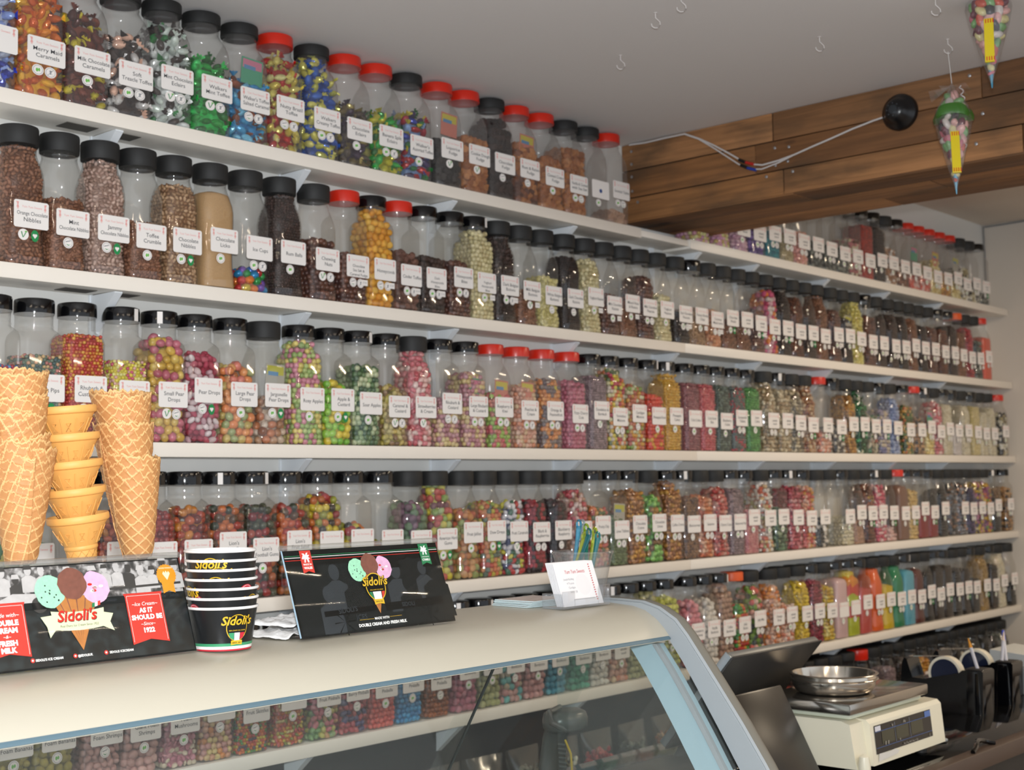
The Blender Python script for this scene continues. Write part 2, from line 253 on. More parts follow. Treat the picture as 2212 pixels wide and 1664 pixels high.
# ---------------------------------------------------------------- the room
Z = 1.45                                                # camera height; everything below is measured from it
def struct(name, mb, m, **k):
    o = mb.build(name, m, **k); o['kind'] = 'structure'; return o
WALLB = mat('wall_paint_white', 'e0ded9', .75, noise=.03, nscale=2, bump=.15)
WALLR = mat('wall_paint_cream', 'dcd2c6', .8, noise=.04, nscale=3, bump=.2)
CEIL = mat('ceiling_paint', 'dedad8', .85, noise=.03, nscale=1.5, bump=.1)
struct('wall_back', MB().box((.2, 2.5, 0), (6.2, 2.6, 2.70)), WALLB)
wr = MB().box((6.12, -2.5, 0), (6.22, 2.6, 2.70)); struct('wall_right', wr, WALLR)
struct('dark_wall_sheet', MB().box((.9, 2.4865, 0), (6.115, 2.4990, Z-.602)), mat('near_black_sheet', '1a191a', .6))  # near-black sheet added to darken the wall behind the bottom shelf
struct('floor', MB().box((-3, -3, -.05), (6.22, 2.6, 0)), mat('floor_vinyl', '8a8078', .5, noise=.1))
c = MB().box((-3, -3, Z+1.054), (3.35, 2.6, Z+1.25)); struct('ceiling', c, CEIL)
c = MB().box((3.68, -3, Z+1.178), (6.22, 2.6, Z+1.25)); struct('ceiling', c, mat('ceiling_paint_far', 'd6cabc', .85))
# dark crack lines where the far wall, its ceiling and the boxing meet
crk = MB()
rng = random.Random(4)
pts = [(6.115, 2.49-i*.09+rng.uniform(-.004, .004), Z+1.172+rng.uniform(-.004, .004)) for i in range(14)]; crk.tube(pts, .0035, 5)
pts = [(6.112+rng.uniform(-.003, .003), 2.492, Z+1.172-i*.03) for i in range(10)]; crk.tube(pts, .003, 5)
struct('trim_1', crk, mat('crack_grey', '7c7e80', .9))
# timber-clad beam
def wood():
    m = bpy.data.materials.new('reclaimed_wood'); m.use_nodes = True; nt = m.node_tree; N = nt.nodes; b = N['Principled BSDF']; L = nt.links
    tc = N.new('ShaderNodeTexCoord'); g = N.new('ShaderNodeNewGeometry'); cr = N.new('ShaderNodeValToRGB')
    for i, (p_, c_) in enumerate([(0, '9c6c40'), (.3, '865a34'), (.55, '6e4c30'), (.8, 'a4744a')]):
        e = cr.color_ramp.elements[i] if i < 2 else cr.color_ramp.elements.new(p_); e.position = p_; e.color = lin(c_)
    L.new(g.outputs['Random Per Island'], cr.inputs[0])
    mp = N.new('ShaderNodeMapping'); mp.inputs['Scale'].default_value = (30, 1.6, 30); L.new(tc.outputs['Object'], mp.inputs[0])
    av = N.new('ShaderNodeVectorMath'); av.operation = 'ADD'; cx = N.new('ShaderNodeCombineXYZ'); mm = N.new('ShaderNodeMath'); mm.operation = 'MULTIPLY'; mm.inputs[1].default_value = 37
    L.new(g.outputs['Random Per Island'], mm.inputs[0]); L.new(mm.outputs[0], cx.inputs[1]); L.new(mp.outputs[0], av.inputs[0]); L.new(cx.outputs[0], av.inputs[1])
    nz = N.new('ShaderNodeTexNoise'); nz.inputs['Scale'].default_value = 2.2; nz.inputs['Detail'].default_value = 7; nz.inputs['Distortion'].default_value = .6; L.new(av.outputs[0], nz.inputs['Vector'])
    mp2 = N.new('ShaderNodeMapping'); mp2.inputs['Scale'].default_value = (9, 3.2, 9); L.new(tc.outputs['Object'], mp2.inputs[0])
    n2 = N.new('ShaderNodeTexNoise'); n2.inputs['Scale'].default_value = 1.1; n2.inputs['Detail'].default_value = 5; L.new(mp2.outputs[0], n2.inputs['Vector'])
    r1 = N.new('ShaderNodeMapRange'); r1.inputs[1].default_value = .3; r1.inputs[2].default_value = .7; r1.inputs[3].default_value = .55; r1.inputs[4].default_value = 1.2; L.new(nz.outputs['Fac'], r1.inputs[0])
    r2 = N.new('ShaderNodeMapRange'); r2.inputs[1].default_value = .50; r2.inputs[2].default_value = .66; L.new(n2.outputs['Fac'], r2.inputs[0])
    m1 = N.new('ShaderNodeMix'); m1.data_type = 'RGBA'; m1.blend_type = 'MULTIPLY'; m1.inputs[0].default_value = .85; L.new(cr.outputs[0], m1.inputs[6]); L.new(r1.outputs[0], m1.inputs[7])
    m2 = N.new('ShaderNodeMix'); m2.data_type = 'RGBA'; m2.inputs[7].default_value = lin('4a3a2a'); L.new(m1.outputs[2], m2.inputs[6])
    k = N.new('ShaderNodeMath'); k.operation = 'MULTIPLY'; k.inputs[1].default_value = .6; L.new(r2.outputs[0], k.inputs[0]); L.new(k.outputs[0], m2.inputs[0])
    vo = N.new('ShaderNodeTexVoronoi'); vo.inputs['Scale'].default_value = 4.5; mp3 = N.new('ShaderNodeMapping'); mp3.inputs['Scale'].default_value = (1, .55, 1.4); L.new(tc.outputs['Object'], mp3.inputs[0]); L.new(mp3.outputs[0], vo.inputs['Vector'])
    r3 = N.new('ShaderNodeMapRange'); r3.inputs[1].default_value = .05; r3.inputs[2].default_value = .09; r3.inputs[3].default_value = 1; r3.inputs[4].default_value = 0; L.new(vo.outputs['Distance'], r3.inputs[0])
    m3 = N.new('ShaderNodeMix'); m3.data_type = 'RGBA'; m3.inputs[7].default_value = lin('3c2416'); L.new(m2.outputs[2], m3.inputs[6]); L.new(r3.outputs[0], m3.inputs[0])
    L.new(m3.outputs[2], b.inputs['Base Color']); b.inputs['Roughness'].default_value = .8
    bp = N.new('ShaderNodeBump'); bp.inputs['Strength'].default_value = .35; bp.inputs['Distance'].default_value = .003; L.new(nz.outputs['Fac'], bp.inputs['Height']); L.new(bp.outputs[0], b.inputs['Normal'])
    return m
WOOD = wood()
bm_ = MB().box((3.352, -2.5, Z+.822), (3.70, 2.499, Z+1.25), 1)
rows_ = [(.972, 1.053, [2.499, 1.96, 1.35, .4, -2.5]), (.886, .969, [2.499, 2.02, 1.40, .2, -2.5]), (.813, .883, [2.499, 1.93, 1.25, -.3, -2.5])]
for z0, z1, J in rows_:
    for a, b_ in zip(J, J[1:]): bm_.box((3.338, b_+.002, Z+z0), (3.352, a-.001, Z+z1), 0, .0015)
for x0, x1, J in [(3.340, 3.458, [2.499, 1.9, .9, -2.5]), (3.461, 3.575, [2.499, 1.55, .5, -2.5]), (3.578, 3.706, [2.499, 1.75, .1, -2.5])]:
    for a, b_ in zip(J, J[1:]): bm_.box((x0, b_+.002, Z+.808), (x1, a-.001, Z+.822), 0, .0015)
beam = struct('beam', bm_, [WOOD, mat('beam_gap_dark', '1c140e', .9)])
ZINC = mat('zinc', 'b8b8ba', .35, .9)
for (y, z) in [(2.46, 1.03), (2.46, .99), (2.46, .95), (2.46, .905), (2.44, .868), (1.955, .95), (1.955, .90), (1.91, .945), (1.915, .905), (1.90, .873), (1.38, 1.035), (1.985, .872), (1.35, .93), (1.37, .855)]:
    s = MB().lathe([(.0045, 0), (.0045, .0015), (.002, .0026)], 10).build('screw', ZINC, beam, (3.337, y, Z+z)); s.rotation_euler = (0, -PI/2, 0)

# ---------------------------------------------------------------- shelves and brackets
ZS = dict(A=.772, B=.438, C=.102, D=-.234, E=-.566, F=-.90)
SN = dict(A='top shelf', A2='top shelf past the beam', B='second shelf', C='third shelf', D='fourth shelf', E='fifth shelf', F='bottom shelf')
EDGE = mat('shelf_front_edging', 'efe6da', .38)
def shelf(z, x0, x1, label, th=.029, y0=2.39, rounded=False):
    s = tag(empty('shelf', (x0, y0, Z+z), 0), label, 'shelf', 'white wall shelves')
    MB().box((0, .003, -th), (x1-x0, 2.499-y0, 0), 0, .001).build('board', WHITE, s)
    MB().box((0, 0, -th-.0005), (x1-x0, .003, .0005), 0, .001).build('edging', EDGE, s)
    return s
shelf(ZS['A'], .9, 3.283, 'white top shelf board holding the foil wrapped toffees')
shelf(ZS['A']-.004, 3.284, 3.544, 'short bare white shelf board tucked under the timber beam', .018, 2.396)
shelf(ZS['A'], 3.545, 6.10, 'white top shelf board beyond the timber beam')
for k, nm, j in (('B', 'second', 3.50), ('C', 'third', 3.55), ('D', 'fourth', 3.50), ('E', 'fifth', 3.53), ('F', 'bottom', 3.54)):
    shelf(ZS[k], .9, j, f'white {nm} shelf board, its half nearer the ice cream counter')
    shelf(ZS[k], j+.001, 6.115, f'white {nm} shelf board, its half by the cream end wall')
BRX = [1.505, 2.0, 2.49, 2.985, 3.48, 3.97, 4.46, 4.945, 5.43]
BRM = mat('bracket_white_metal', 'e8ecf0', .4)
brk = MB().prismx([(2.404, -.004), (2.404, -.0015), (2.4985, -.0015), (2.4985, -.075), (2.488, -.075)], -.009, .009).mesh('shelf_bracket', BRM, 0)
brackets = []
for k, z in ZS.items():
    for i, x in enumerate(BRX if k != 'F' else []):
        if k == 'A' and i == 4: x = 3.62
        o = link('shelf_bracket', brk, None, (x, 0, Z+z-.029)); brackets.append((o, k, x))
rail = MB().box((-.0115, 2.4935, .42), (.0115, 2.4995, 2.22)).mesh('bracket_rail', BRM, 0)
for i, x in enumerate(BRX):
    o = link('bracket_rail', rail, None, (x, 0, 0))
    tag(o, None, 'bracket rail', 'white rails on the wall')
    o['label'] = 'slim white vertical bracket rail on the wall, %s from the ice cream counter end' % ('first second third fourth fifth sixth seventh eighth ninth'.split()[i])
# dark glue patches under the two upper shelves near the first bracket
pm = mat('old_glue_patch', '6a6660', .9)
for k in ('A', 'B'):
    for a, b_ in ((1.40, 1.47), (1.525, 1.57)):
        o = MB().box((a, 2.425, Z+ZS[k]-.0305), (b_, 2.47, Z+ZS[k]-.0293)).build('glue_patch', pm)
        tag(o, f"grey glue patch under the {SN[k]}, {'before' if a < 1.5 else 'past'} its first bracket", 'stain')

# ---------------------------------------------------------------- ice cream display counter
CREAM = mat('counter_cream', 'bcb6a6', .38, noise=.02, nscale=4); GREYT = mat('counter_grey_trim', '78756c', .6, spec=.3); WEDGE = mat('counter_pale_edge', '9aa0a4', .35)
fz = tag(empty('ice_cream_counter', (0, 0, 0)), 'curved cream ice cream display counter with glass front and grey end trim', 'display counter')
top = [(1.645, -.209), (1.50, -.2095), (1.45, -.2135), (1.425, -.220), (1.402, -.2335), (1.385, -.249), (1.375, -.262)]
und = [(1.372, -.268), (1.380, -.268), (1.41, -.246), (1.44, -.232), (1.50, -.227), (1.645, -.227)]
MB().prismx([(y, Z+z) for y, z in top+und], .30, 1.944).build('top_panel', CREAM, fz, smooth=50)
gl = [(1.375, -.268), (1.344, -.308), (1.308, -.360), (1.273, -.414), (1.235, -.476), (1.195, -.545), (1.155, -.62), (1.12, -.70)]
gi = [(y+.005, z-.002) for y, z in gl]
MB().prismx([(y, Z+z) for y, z in gl+gi[::-1]], .30, 1.932).build('glass_front', clear('cabinet_glass', (.975, .985, .98), .006, (.62, .72, .76), .02, 1.22), fz, smooth=50)
MB().prismx([(y, Z+z) for y, z in [(1.3765, -.2605), (1.3720, -.2640), (1.3712, -.2665), (1.374, -.2685), (1.380, -.266)]], .30, 1.942).build('glass_top_seal', mat('seal_blue_grey', '58707c', .45), fz)
outer = [(1.645, -.206), (1.485, -.206), (1.434, -.208), (1.40, -.217), (1.366, -.236), (1.343, -.261), (1.316, -.296), (1.284, -.338), (1.237, -.401), (1.195, -.462), (1.155, -.528), (1.118, -.60), (1.09, -.68)]
inner = [(1.645, -.222), (1.486, -.222), (1.45, -.224), (1.42, -.231), (1.398, -.245), (1.380, -.262), (1.349, -.303), (1.313, -.357), (1.278, -.411), (1.240, -.472), (1.20, -.538), (1.16, -.61), (1.13, -.69)]
n = len(outer); V = []; F = []
# grey end moulding: rounded cross-section swept along the curve
def sweep(o_, i_, x0, x1, proud):
    R = []
    for (a, b_) in zip(o_, i_):
        mid = ((a[0]+b_[0])/2, (a[1]+b_[1])/2)
        R.append([(x0, a[0], Z+a[1]), (x0+.006, a[0]-proud*.7, Z+a[1]+proud*.7), ((x0+x1)/2, a[0]-proud, Z+a[1]+proud), (x1-.008, a[0]-proud*.5, Z+a[1]+proud*.4), (x1, a[0]+.006, Z+a[1]-.005), (x1, b_[0], Z+b_[1]), (x0, b_[0], Z+b_[1])])
    return R
MB().rings(sweep(outer, inner, 1.950, 1.985, .004)).build('end_moulding', GREYT, fz, smooth=50)
MB().rings(sweep(outer, inner, 1.943, 1.951, .0045)).build('moulding_edge', WEDGE, fz, smooth=50)
fl_ = [(y+.012, z-.006) for y, z in gl]; fb = [(y+.085, z-.004) for y, z in gl]
MB().prismx([(y, Z+z) for y, z in fl_+fb[::-1]], 1.930, 1.942).build('inner_end_panel', mat('inner_panel_pale_blue', 'a4bec8', .35), fz, smooth=50)
MB().prismx([(y, Z+z) for y, z in [(y+.012, z-.006) for y, z in gl]+[(y+.022, z-.006) for y, z in gl[::-1]]], 1.921, 1.9295).build('panel_rib', WEDGE, fz, smooth=50)
DG = mat('dark_glass_edge', '24302e', .2)
for a, b_, dy in ((.40, 1.63, 0), (1.60, 1.925, .012)):
    pr = [(1.485+dy, -.268), (1.655+dy, -.552), (1.660+dy, -.552), (1.490+dy, -.268)]
    d = MB().prismx([(y, Z+z) for y, z in pr], a, b_).build('rear_door', clear('cabinet_glass_rear', (.98, .99, .985), .004, (.7, .8, .82), .02, 1.2), fz)
    if a < 1: MB().prismx([(y, Z+z) for y, z in pr], b_, b_+.0022).build('door_edge', DG, d)
MB().box((.30, 1.66, .0), (1.985, 1.70, Z-.55)).box((.30, 1.10, .0), (1.985, 1.66, Z-.80)).box((.30, 1.08, .1), (1.985, 1.115, Z-.70)).build('base_cabinet', mat('cabinet_white', 'd8dcdc', .4), fz)
MB().box((1.953, 1.14, .02), (1.984, 1.655, Z-.70), 0, .006).build('end_panel', GREYT, fz)
MB().prismx([(1.640, Z-.224), (1.46, Z-.226), (1.43, Z-.234), (1.39, Z-.262), (1.32, Z-.365), (1.26, Z-.46), (1.19, Z-.59), (1.15, Z-.70), (1.640, Z-.70)], 1.9545, 1.9575).build('end_glass', clear('end_glass', (.92, .94, .93), .02, (.7, .8, .82), .02, 1.3), fz)

# ---------------------------------------------------------------- black till worktop
wk = tag(empty('till_worktop', (1.99, 1.31, Z-.66)), 'glossy black worktop with a brown front edge carrying the scale', 'worktop')
BLK = mat('gloss_black_worktop', '0a0a0b', .06); BRN = mat('brown_wood_edge', '4a3a30', .45, noise=.1)
MB().box((0, .035, 0), (4.0, .64, .03), 0, .002).build('top', BLK, wk)
MB().box((0, .0, -.005), (4.0, .034, .033), 0, .003).build('front_edge', BRN, wk)
MB().box((0, .03, -.785), (4.0, .60, -.006)).build('cabinet', mat('dark_cabinet', '141414', .5), wk)

# jar table: x along the wall (m), kind, lid, sweet shape, palette, how full, lettering, description
JARS = {
'A': [
(1.2303, 'q', 'k', 'wrap', 'blue_foil', 0.85, '', 'blue foil wrapped toffees'),
(1.3308, 'q', 'k', 'wrap', 'orange_foil', 0.93, 'Merry Maid|Caramels', 'orange and gold foil wrapped caramels'),
(1.4313, 'q', 'r', 'wrap', 'maroon_foil', 0.75, 'Milk Chocolate|Caramels', 'maroon and yellow wrapped caramels'),
(1.5318, 'q', 'k', 'wrap', 'treacle', 0.68, 'Soft|Treacle Toffee', 'black and white wrapped treacle toffees'),
(1.6323, 'q', 'k', 'wrap', 'mintchoc', 0.88, 'Mint Chocolate|Eclairs', 'white and green wrapped mint eclairs'),
(1.7339, 'q', 'k', 'wrap', 'green_foil', 0.7, 'Walkers|Mint Toffee', 'bright green foil wrapped toffees'),
(1.8372, 'q', 'k', 'wrap', 'bluecopper', 0.6, "Walker's Toffee|Salted Caramel", 'light blue and copper wrapped toffees'),
(1.9377, 'q', 'r', 'wrap', 'redyellow', 0.93, 'Nutty Brazil|Toffee', 'red and yellow wrapped nut toffees'),
(2.0476, 'q', 'k', 'wrap', 'blueyellow', 0.97, 'Walkers|Creamy Toffee', 'blue and yellow wrapped creamy toffees'),
(2.1494, 'q', 'r', 'wrap', 'goldpurple', 0.62, 'Chocolate|Eclairs', 'gold and purple wrapped eclairs'),
(2.253, 'q', 'r', 'wrap', 'greengold', 0.55, 'Banana Split|Eclairs', 'green and gold wrapped banana eclairs'),
(2.3582, 'q', 'k', 'wrap', 'assorted', 0.72, "Walker's|Assorted Toffee", 'red blue and yellow assorted toffees'),
(2.4685, 'q', 'r', 'cube', 'liquorice', 0.5, 'Liquorice|Fudge', 'black liquorice fudge'),
(2.5715, 'q', 'r', 'cube', 'fudge', 0.62, 'Cookie Dough|Fudge', 'golden brown cookie dough fudge'),
(2.672, 'q', 'k', 'cube', 'darkchoc', 0.86, 'Chocolate|Fudge', 'dark chocolate fudge'),
(2.7744, 'q', 'r', 'cube', 'rumfudge', 0.66, 'Rum & Raisin|Fudge', 'brown speckled rum and raisin fudge'),
(2.8812, 'q', 'r', 'cube', 'fudge', 0.56, 'Clotted Cream|Fudge', 'tan clotted cream fudge'),
(2.9886, 'q', 'k', 'cube', 'fudge', 0.78, 'Vanilla & Clotted|with Sea Salt', 'tan fudge cubes heaped high'),
(3.0891, 'q', 'k', '', '', 0, '@', 'a blank card and blue dot'),
(3.1896, 'q', 'r', 'cube', 'fudgepale', 0.12, 'Scottish Tablet', 'a thin layer of pale tablet'),
],
'A2': [
(3.6363, 'm', 'K', 'ball', 'pinklemon', 0.9, '-', 'pink yellow chews half under the beam'),
(3.7582, 'm', 'K', 'ball', 'pinklemon', 0.9, '-', 'pink and yellow chews by the beam'),
(3.8705, 'm', 'K', 'egg', 'lilac', 0.8, '#', 'pale pink marshmallows'),
(3.971, 'g', 'k', 'bigball', 'purple', 0.85, '#', 'purple aniseed balls'),
(4.0715, 'g', 'k', 'pip', 'teal', 0.35, '#', 'teal green pips'),
(4.172, 'm', 'K', 'pip', 'cream', 0.4, '#', 'cream coloured mints'),
(4.2724, 'm', 'K', 'egg', 'peachpink', 0.5, '#', 'peach pink foam sweets'),
(4.3729, 'g', 'k', 'ball', 'greymix', 0.45, '#', 'grey green liquorice'),
(4.4734, 'g', 'k', 'ball', 'greymix', 0.45, '#', 'dark grey and green liquorice'),
(4.5739, 'g', 'k', 'ball', 'greymix', 0.4, '#', 'grey liquorice comfits'),
(4.6744, 'g', 'k', 'ball', 'pinkcreambrown', 0.6, '#', 'pink cream and brown mixture'),
(4.7749, 'g', 'k', 'pip', 'redshine', 0.9, '#', 'shiny red sweets'),
(4.8754, 'g', 'k', 'ball', 'darkchoc', 0.9, '#', 'very dark brown sweets'),
(4.9759, 'm', 'K', 'ball', 'tanwhite', 0.55, '#', 'tan and white sweets'),
(5.0764, 'g', 'k', 'ball', 'brownmix', 0.4, '#', 'brown and white sweets'),
(5.1769, 'q', 'r', 'egg', 'salmon', 0.2, '#', 'a shallow layer of salmon pink sweets'),
(5.2774, 'q', 'r', 'egg', 'salmon', 0.3, '#', 'red and salmon pink sweets'),
(5.3779, 'q', 'r', 'ball', 'yellowcream', 0.65, '#', 'pale yellow sweets'),
(5.4784, 'q', 'r', 'ball', 'amber', 0.45, '#', 'amber coloured sweets'),
(5.5788, 'q', 'r', 'ball', 'yellowcream', 0.3, '#', 'cream sweets under a red lid'),
(5.6793, 'm', 'K', 'ball', 'bwmix', 0.6, '#', 'black white and gold sweets'),
(5.7798, 'm', 'K', 'ball', 'bwmix', 0.4, '#', 'black and cream sweets'),
(5.8803, 'g', 'k', 'ball', 'greymix', 0.2, '#', 'few grey sweets, last before the wall'),
],
'B': [
(1.3043, 'm', 'K', 'nib', 'choc', 0.95, 'Orange Chocolate|Nibbles', 'milk chocolate orange nibbles'),
(1.3928, 'm', 'K', 'nib', 'choc', 0.6, 'Mint|Chocolate Nibbles', 'milk chocolate mint nibbles'),
(1.4838, 'm', 'K', 'nib', 'tannib', 0.97, 'Jammy|Chocolate Nibbles', 'pinkish tan jammy nibbles'),
(1.5723, 'm', 'K', 'nib', 'choc', 0.5, 'Toffee|Crumble', 'brown toffee crumble, half full'),
(1.6608, 'm', 'K', 'nib', 'tannib2', 0.9, 'Chocolate|Nibbles', 'sandy brown chocolate nibbles'),
(1.7552, 'm', 'K', 'powder', 'sand', 0.92, 'Chocolate|Licko', 'fine sandy chocolate powder'),
(1.8505, 'm', 'K', 'bigball', 'cups', 0.25, 'Ice Cups', 'multicoloured foil ice cups at the bottom'),
(1.9464, 'm', 'K', 'pip', 'darkchoc2', 0.95, 'Rum Balls', 'dark brown rum balls'),
(2.0484, 'm', 'K', 'ball', 'chocball', 0.6, 'Chewing|Nuts', 'brown chewing nuts'),
(2.1426, 'g', 'r', 'ball', 'chocball', 0.5, 'Chocolate|Sea Salt &|Caramel Fudge', 'round milk chocolate fudge balls'),
(2.2311, 'g', 'k', 'bigball', 'honey', 0.97, 'Honeycomb', 'golden yellow honeycomb pieces'),
(2.3196, 'g', 'r', 'crumb', 'chocbrick', 0.6, 'Cinder Toffee', 'brown cinder toffee lumps'),
(2.408, 'g', 'k', 'ball', 'darkchoc2', 0.55, 'Dark|Honeycomb|Bites', 'dark honeycomb bites'),
(2.5073, 'g', 'k', 'ball', 'chocball', 0.55, 'Honeycomb|Bites', 'milk chocolate honeycomb bites'),
(2.5958, 'g', 'k', 'ball', 'creamball', 0.96, 'Yoghurt|Honeycomb|Bites', 'cream coloured yoghurt honeycomb bites'),
(2.6869, 'm', 'K', 'disc', 'darkchoc2', 0.97, 'Dark Belgian|Buttons', 'dark chocolate buttons'),
(2.7779, 'm', 'K', 'disc', 'choc', 0.42, 'Milk Belgian|Buttons', 'milk chocolate buttons'),
(2.8703, 'm', 'K', 'disc', 'lemoncream', 0.65, 'White Belgian|Buttons', 'white chocolate buttons'),
(2.9662, 'm', 'K', 'pip', 'darkchoc', 0.9, 'Dark Chocolate|Raisins', 'dark chocolate raisins'),
(3.0593, 'm', 'K', 'ball', 'creamball', 0.93, 'Yoghurt Raisins', 'cream coloured yoghurt raisins'),
(3.1482, 'm', 'K', 'ball', 'chocball', 0.5, 'Milk Chocolate|Raisins', 'milk chocolate raisins'),
(3.2367, 'm', 'K', 'nib', 'choc', 0.48, 'Mixed Nuts|& Raisins', 'mixed chocolate nuts and raisins'),
(3.3252, 'm', 'K', 'ball', 'chocball', 0.8, 'Milk Chocolate|Peanuts', 'milk chocolate peanuts'),
(3.4154, 'm', 'K', 'ball', 'creamball', 0.55, 'Yoghurt|Peanuts', 'cream coloured yoghurt peanuts'),
(3.5152, 'm', 'K', 'ball', 'darkchoc', 0.45, 'Dark Chocolate|Peanuts', 'dark chocolate peanuts'),
(3.6054, 'm', 'k', 'nib', 'tannib2', 0.5, 'Peanut Brittle|Chips', 'tan peanut chips'),
(3.6958, 'm', 'K', 'egg', 'nut', 0.5, 'Coconut|Mushrooms', 'orange tan coconut sweets'),
(3.787, 'm', 'K', 'nib', 'choc', 0.4, 'Chocolate|Brazils', 'chocolate nuts, less than half full'),
(3.8755, 'm', 'K', 'nib', 'choc', 0.45, '#', 'light brown chocolate nuts'),
(3.964, 'm', 'K', 'ball', 'chocball', 0.6, '#', 'mid brown chocolate balls'),
(4.0531, 'm', 'K', 'bigball', 'berryorange', 0.9, '#', 'pink orange and white fruit jellies'),
(4.1416, 'm', 'K', 'ball', 'darkchoc', 0.95, '#', 'nearly black chocolate sweets'),
(4.2301, 'm', 'K', 'nib', 'chocred', 0.9, '#', 'reddish brown chocolate pieces'),
(4.3186, 'm', 'K', 'ball', 'darkchoc2', 0.65, '#', 'dark chocolates below a grey card'),
(4.4071, 'm', 'K', 'nib', 'choc', 0.95, '#', 'brown chocolate pieces filled to the neck'),
(4.5063, 'm', 'K', 'ball', 'chocball', 0.75, '#', 'brown chocolate balls below a clear top'),
(4.5948, 'm', 'K', 'ball', 'darkchoc', 0.7, '#', 'black chocolate sweets beside the yellow pears'),
(4.6833, 'm', 'K', 'egg', 'pearyellow', 0.95, '#', 'pale yellow pear sweets'),
(4.7778, 'g', 'k', 'ball', 'chocball', 0.8, '#', 'brown chocolate balls under a gloss lid'),
(4.8695, 'm', 'K', 'ball', 'darkchoc2', 0.75, '#', 'dark brown chocolates'),
(4.9716, 'm', 'K', 'ball', 'darkchoc2', 0.8999999999999999, '#', 'dark brown peanuts'),
(5.0607, 'm', 'K', 'ball', 'darkchoc', 0.8999999999999999, '#', 'black brown nuts'),
(5.1492, 'm', 'K', 'nib', 'choc', 0.8999999999999999, '#', 'mid brown nuts'),
(5.2377, 'm', 'K', 'ball', 'darkchoc', 0.8500000000000001, '#', 'black chocolate beans'),
(5.3313, 'm', 'K', 'ball', 'chocball', 0.8, '#', 'brown chocolate beans'),
(5.4291, 'g', 'k', 'nib', 'chocred', 0.85, '#', 'reddish chocolate flakes'),
(5.5244, 'g', 'k', 'nib', 'darkchoc2', 0.9, '#', 'dark chocolate flakes'),
(5.6129, 'g', 'o', 'nib', 'choc', 0.85, '#', 'brown chocolate flakes'),
(5.7014, 'm', 'K', 'egg', 'redjelly', 0.9, '#', 'dark red jelly sweets'),
(5.7899, 'm', 'K', 'ball', 'greymix', 0.7, '#', 'grey green sweets'),
(5.8784, 'q', 'r', 'powder', 'orangered', 0.75, '#', 'bright orange red powder'),
],
'C': [
(1.2539, 'g', 'k', 'pip', 'bluered', 0.62, 'Nutmegs', 'blue and red tiny pips'),
(1.3424, 'g', 'k', 'pip', 'fruitpips', 0.72, 'Fruit Pips', 'pink green and orange fruit pips'),
(1.435, 'g', 'k', 'pip', 'rhubpips', 0.93, 'Rhubarb &|Custard Pips', 'red and yellow rhubarb pips'),
(1.5342, 'g', 'k', 'pip', 'sherpips', 0.68, 'Sherbet Pips', 'yellow and pink sherbet pips'),
(1.6262, 'g', 'k', 'bigball', 'peardrop', 0.9, 'Small Pear|Drops', 'big pink and yellow pear drops'),
(1.7147, 'g', 'k', 'egg', 'peardrop2', 0.8, 'Pear Drops', 'crimson and white sugared pear drops'),
(1.8085, 'g', 'k', 'bigball', 'peachdrop', 0.68, 'Large Pear|Drops', 'orange pink large pear drops'),
(1.9003, 'm', 'K', 'bigball', 'amberclear', 0.38, 'Jargonelle|Pear Drops', 'amber and cream wrapped pear drops'),
(2.0006, 'g', 'k', 'ball', 'rosyapple', 0.99, 'Rosy Apples', 'pink yellow and green rosy apples'),
(2.0925, 'g', 'k', 'bigball', 'applecust', 0.62, 'Apple &|Custard', 'lime green and yellow apple custards'),
(2.181, 'g', 'k', 'ball', 'sourapple', 0.85, 'Sour Apples', 'dark green and white sour apples'),
(2.2748, 'g', 'k', 'egg', 'caramelc', 0.62, 'Caramel &|Custard', 'yellow and brown caramel custards'),
(2.3651, 'm', 'K', 'egg', 'strawcream', 0.97, 'Strawberries|& Cream', 'pink and white striped strawberry creams'),
(2.4591, 'g', 'k', 'ball', 'rhubcust', 0.52, 'Rhubarb &|Custard', 'lilac and yellow rhubarb custards'),
(2.5571, 'g', 'k', 'ball', 'rhubcust', 0.78, 'Large Rhubarb|& Custard', 'pale pink and cream large rhubarb custards'),
(2.6556, 'q', 'r', 'ball', 'raspkiwi', 0.62, 'Raspberry &|Kiwi', 'red and lime raspberry kiwis'),
(2.7602, 'q', 'r', 'ball', 'peachcream', 0.72, 'Peaches &|Cream', 'peach and cream coloured balls'),
(2.8673, 'q', 'r', 'ball', 'orangepass', 0.85, 'Orange &|Passionfruit', 'orange and grey passionfruit balls'),
(2.9772, 'q', 'r', 'ball', 'fizzycherry', 0.85, 'Fizzy Cherry|Cola', 'rose pink fizzy cherry colas'),
(3.0763, 'g', 'k', 'pip', 'greylilac', 0.93, 'Dandelion &|Burdock', 'grey lilac dandelion sweets'),
(3.1648, 'g', 'k', 'ball', 'tutti', 0.99, 'Yorkshire|Mixture', 'mixed yellow orange and white boiled sweets'),
(3.2597, 'g', 'k', 'ball', 'cardigan', 0.75, 'Cardigan|Mixture', 'orange green and white mixture, half full'),
(3.3585, 'g', 'k', 'ball', 'redrock', 0.72, 'Pineapple Rock', 'bright red and yellow rock'),
(3.4509, 'g', 'k', 'nib', 'pineapple', 0.95, 'Pineapple|Cubes', 'golden yellow pineapple cubes'),
(3.5542, 'g', 'k', 'nib', 'colared', 0.93, 'Cola Cubes', 'brownish pink cola cubes'),
(3.6454, 'g', 'k', 'nib', 'cherryrose', 0.93, 'Cola Rock|Bits', 'coral pink cola bits'),
(3.7339, 'g', 'k', 'nib', 'blackgreen', 0.88, 'Blackberry|Cubes', 'grey green blackberry cubes'),
(3.8254, 'g', 'k', 'nib', 'greyred', 0.9, 'Sarsaparilla|Tablets', 'grey and red sarsaparilla tablets'),
(3.9167, 'g', 'k', 'nib', 'limegreen', 0.93, 'Lime|Cubes', 'strong green lime cubes'),
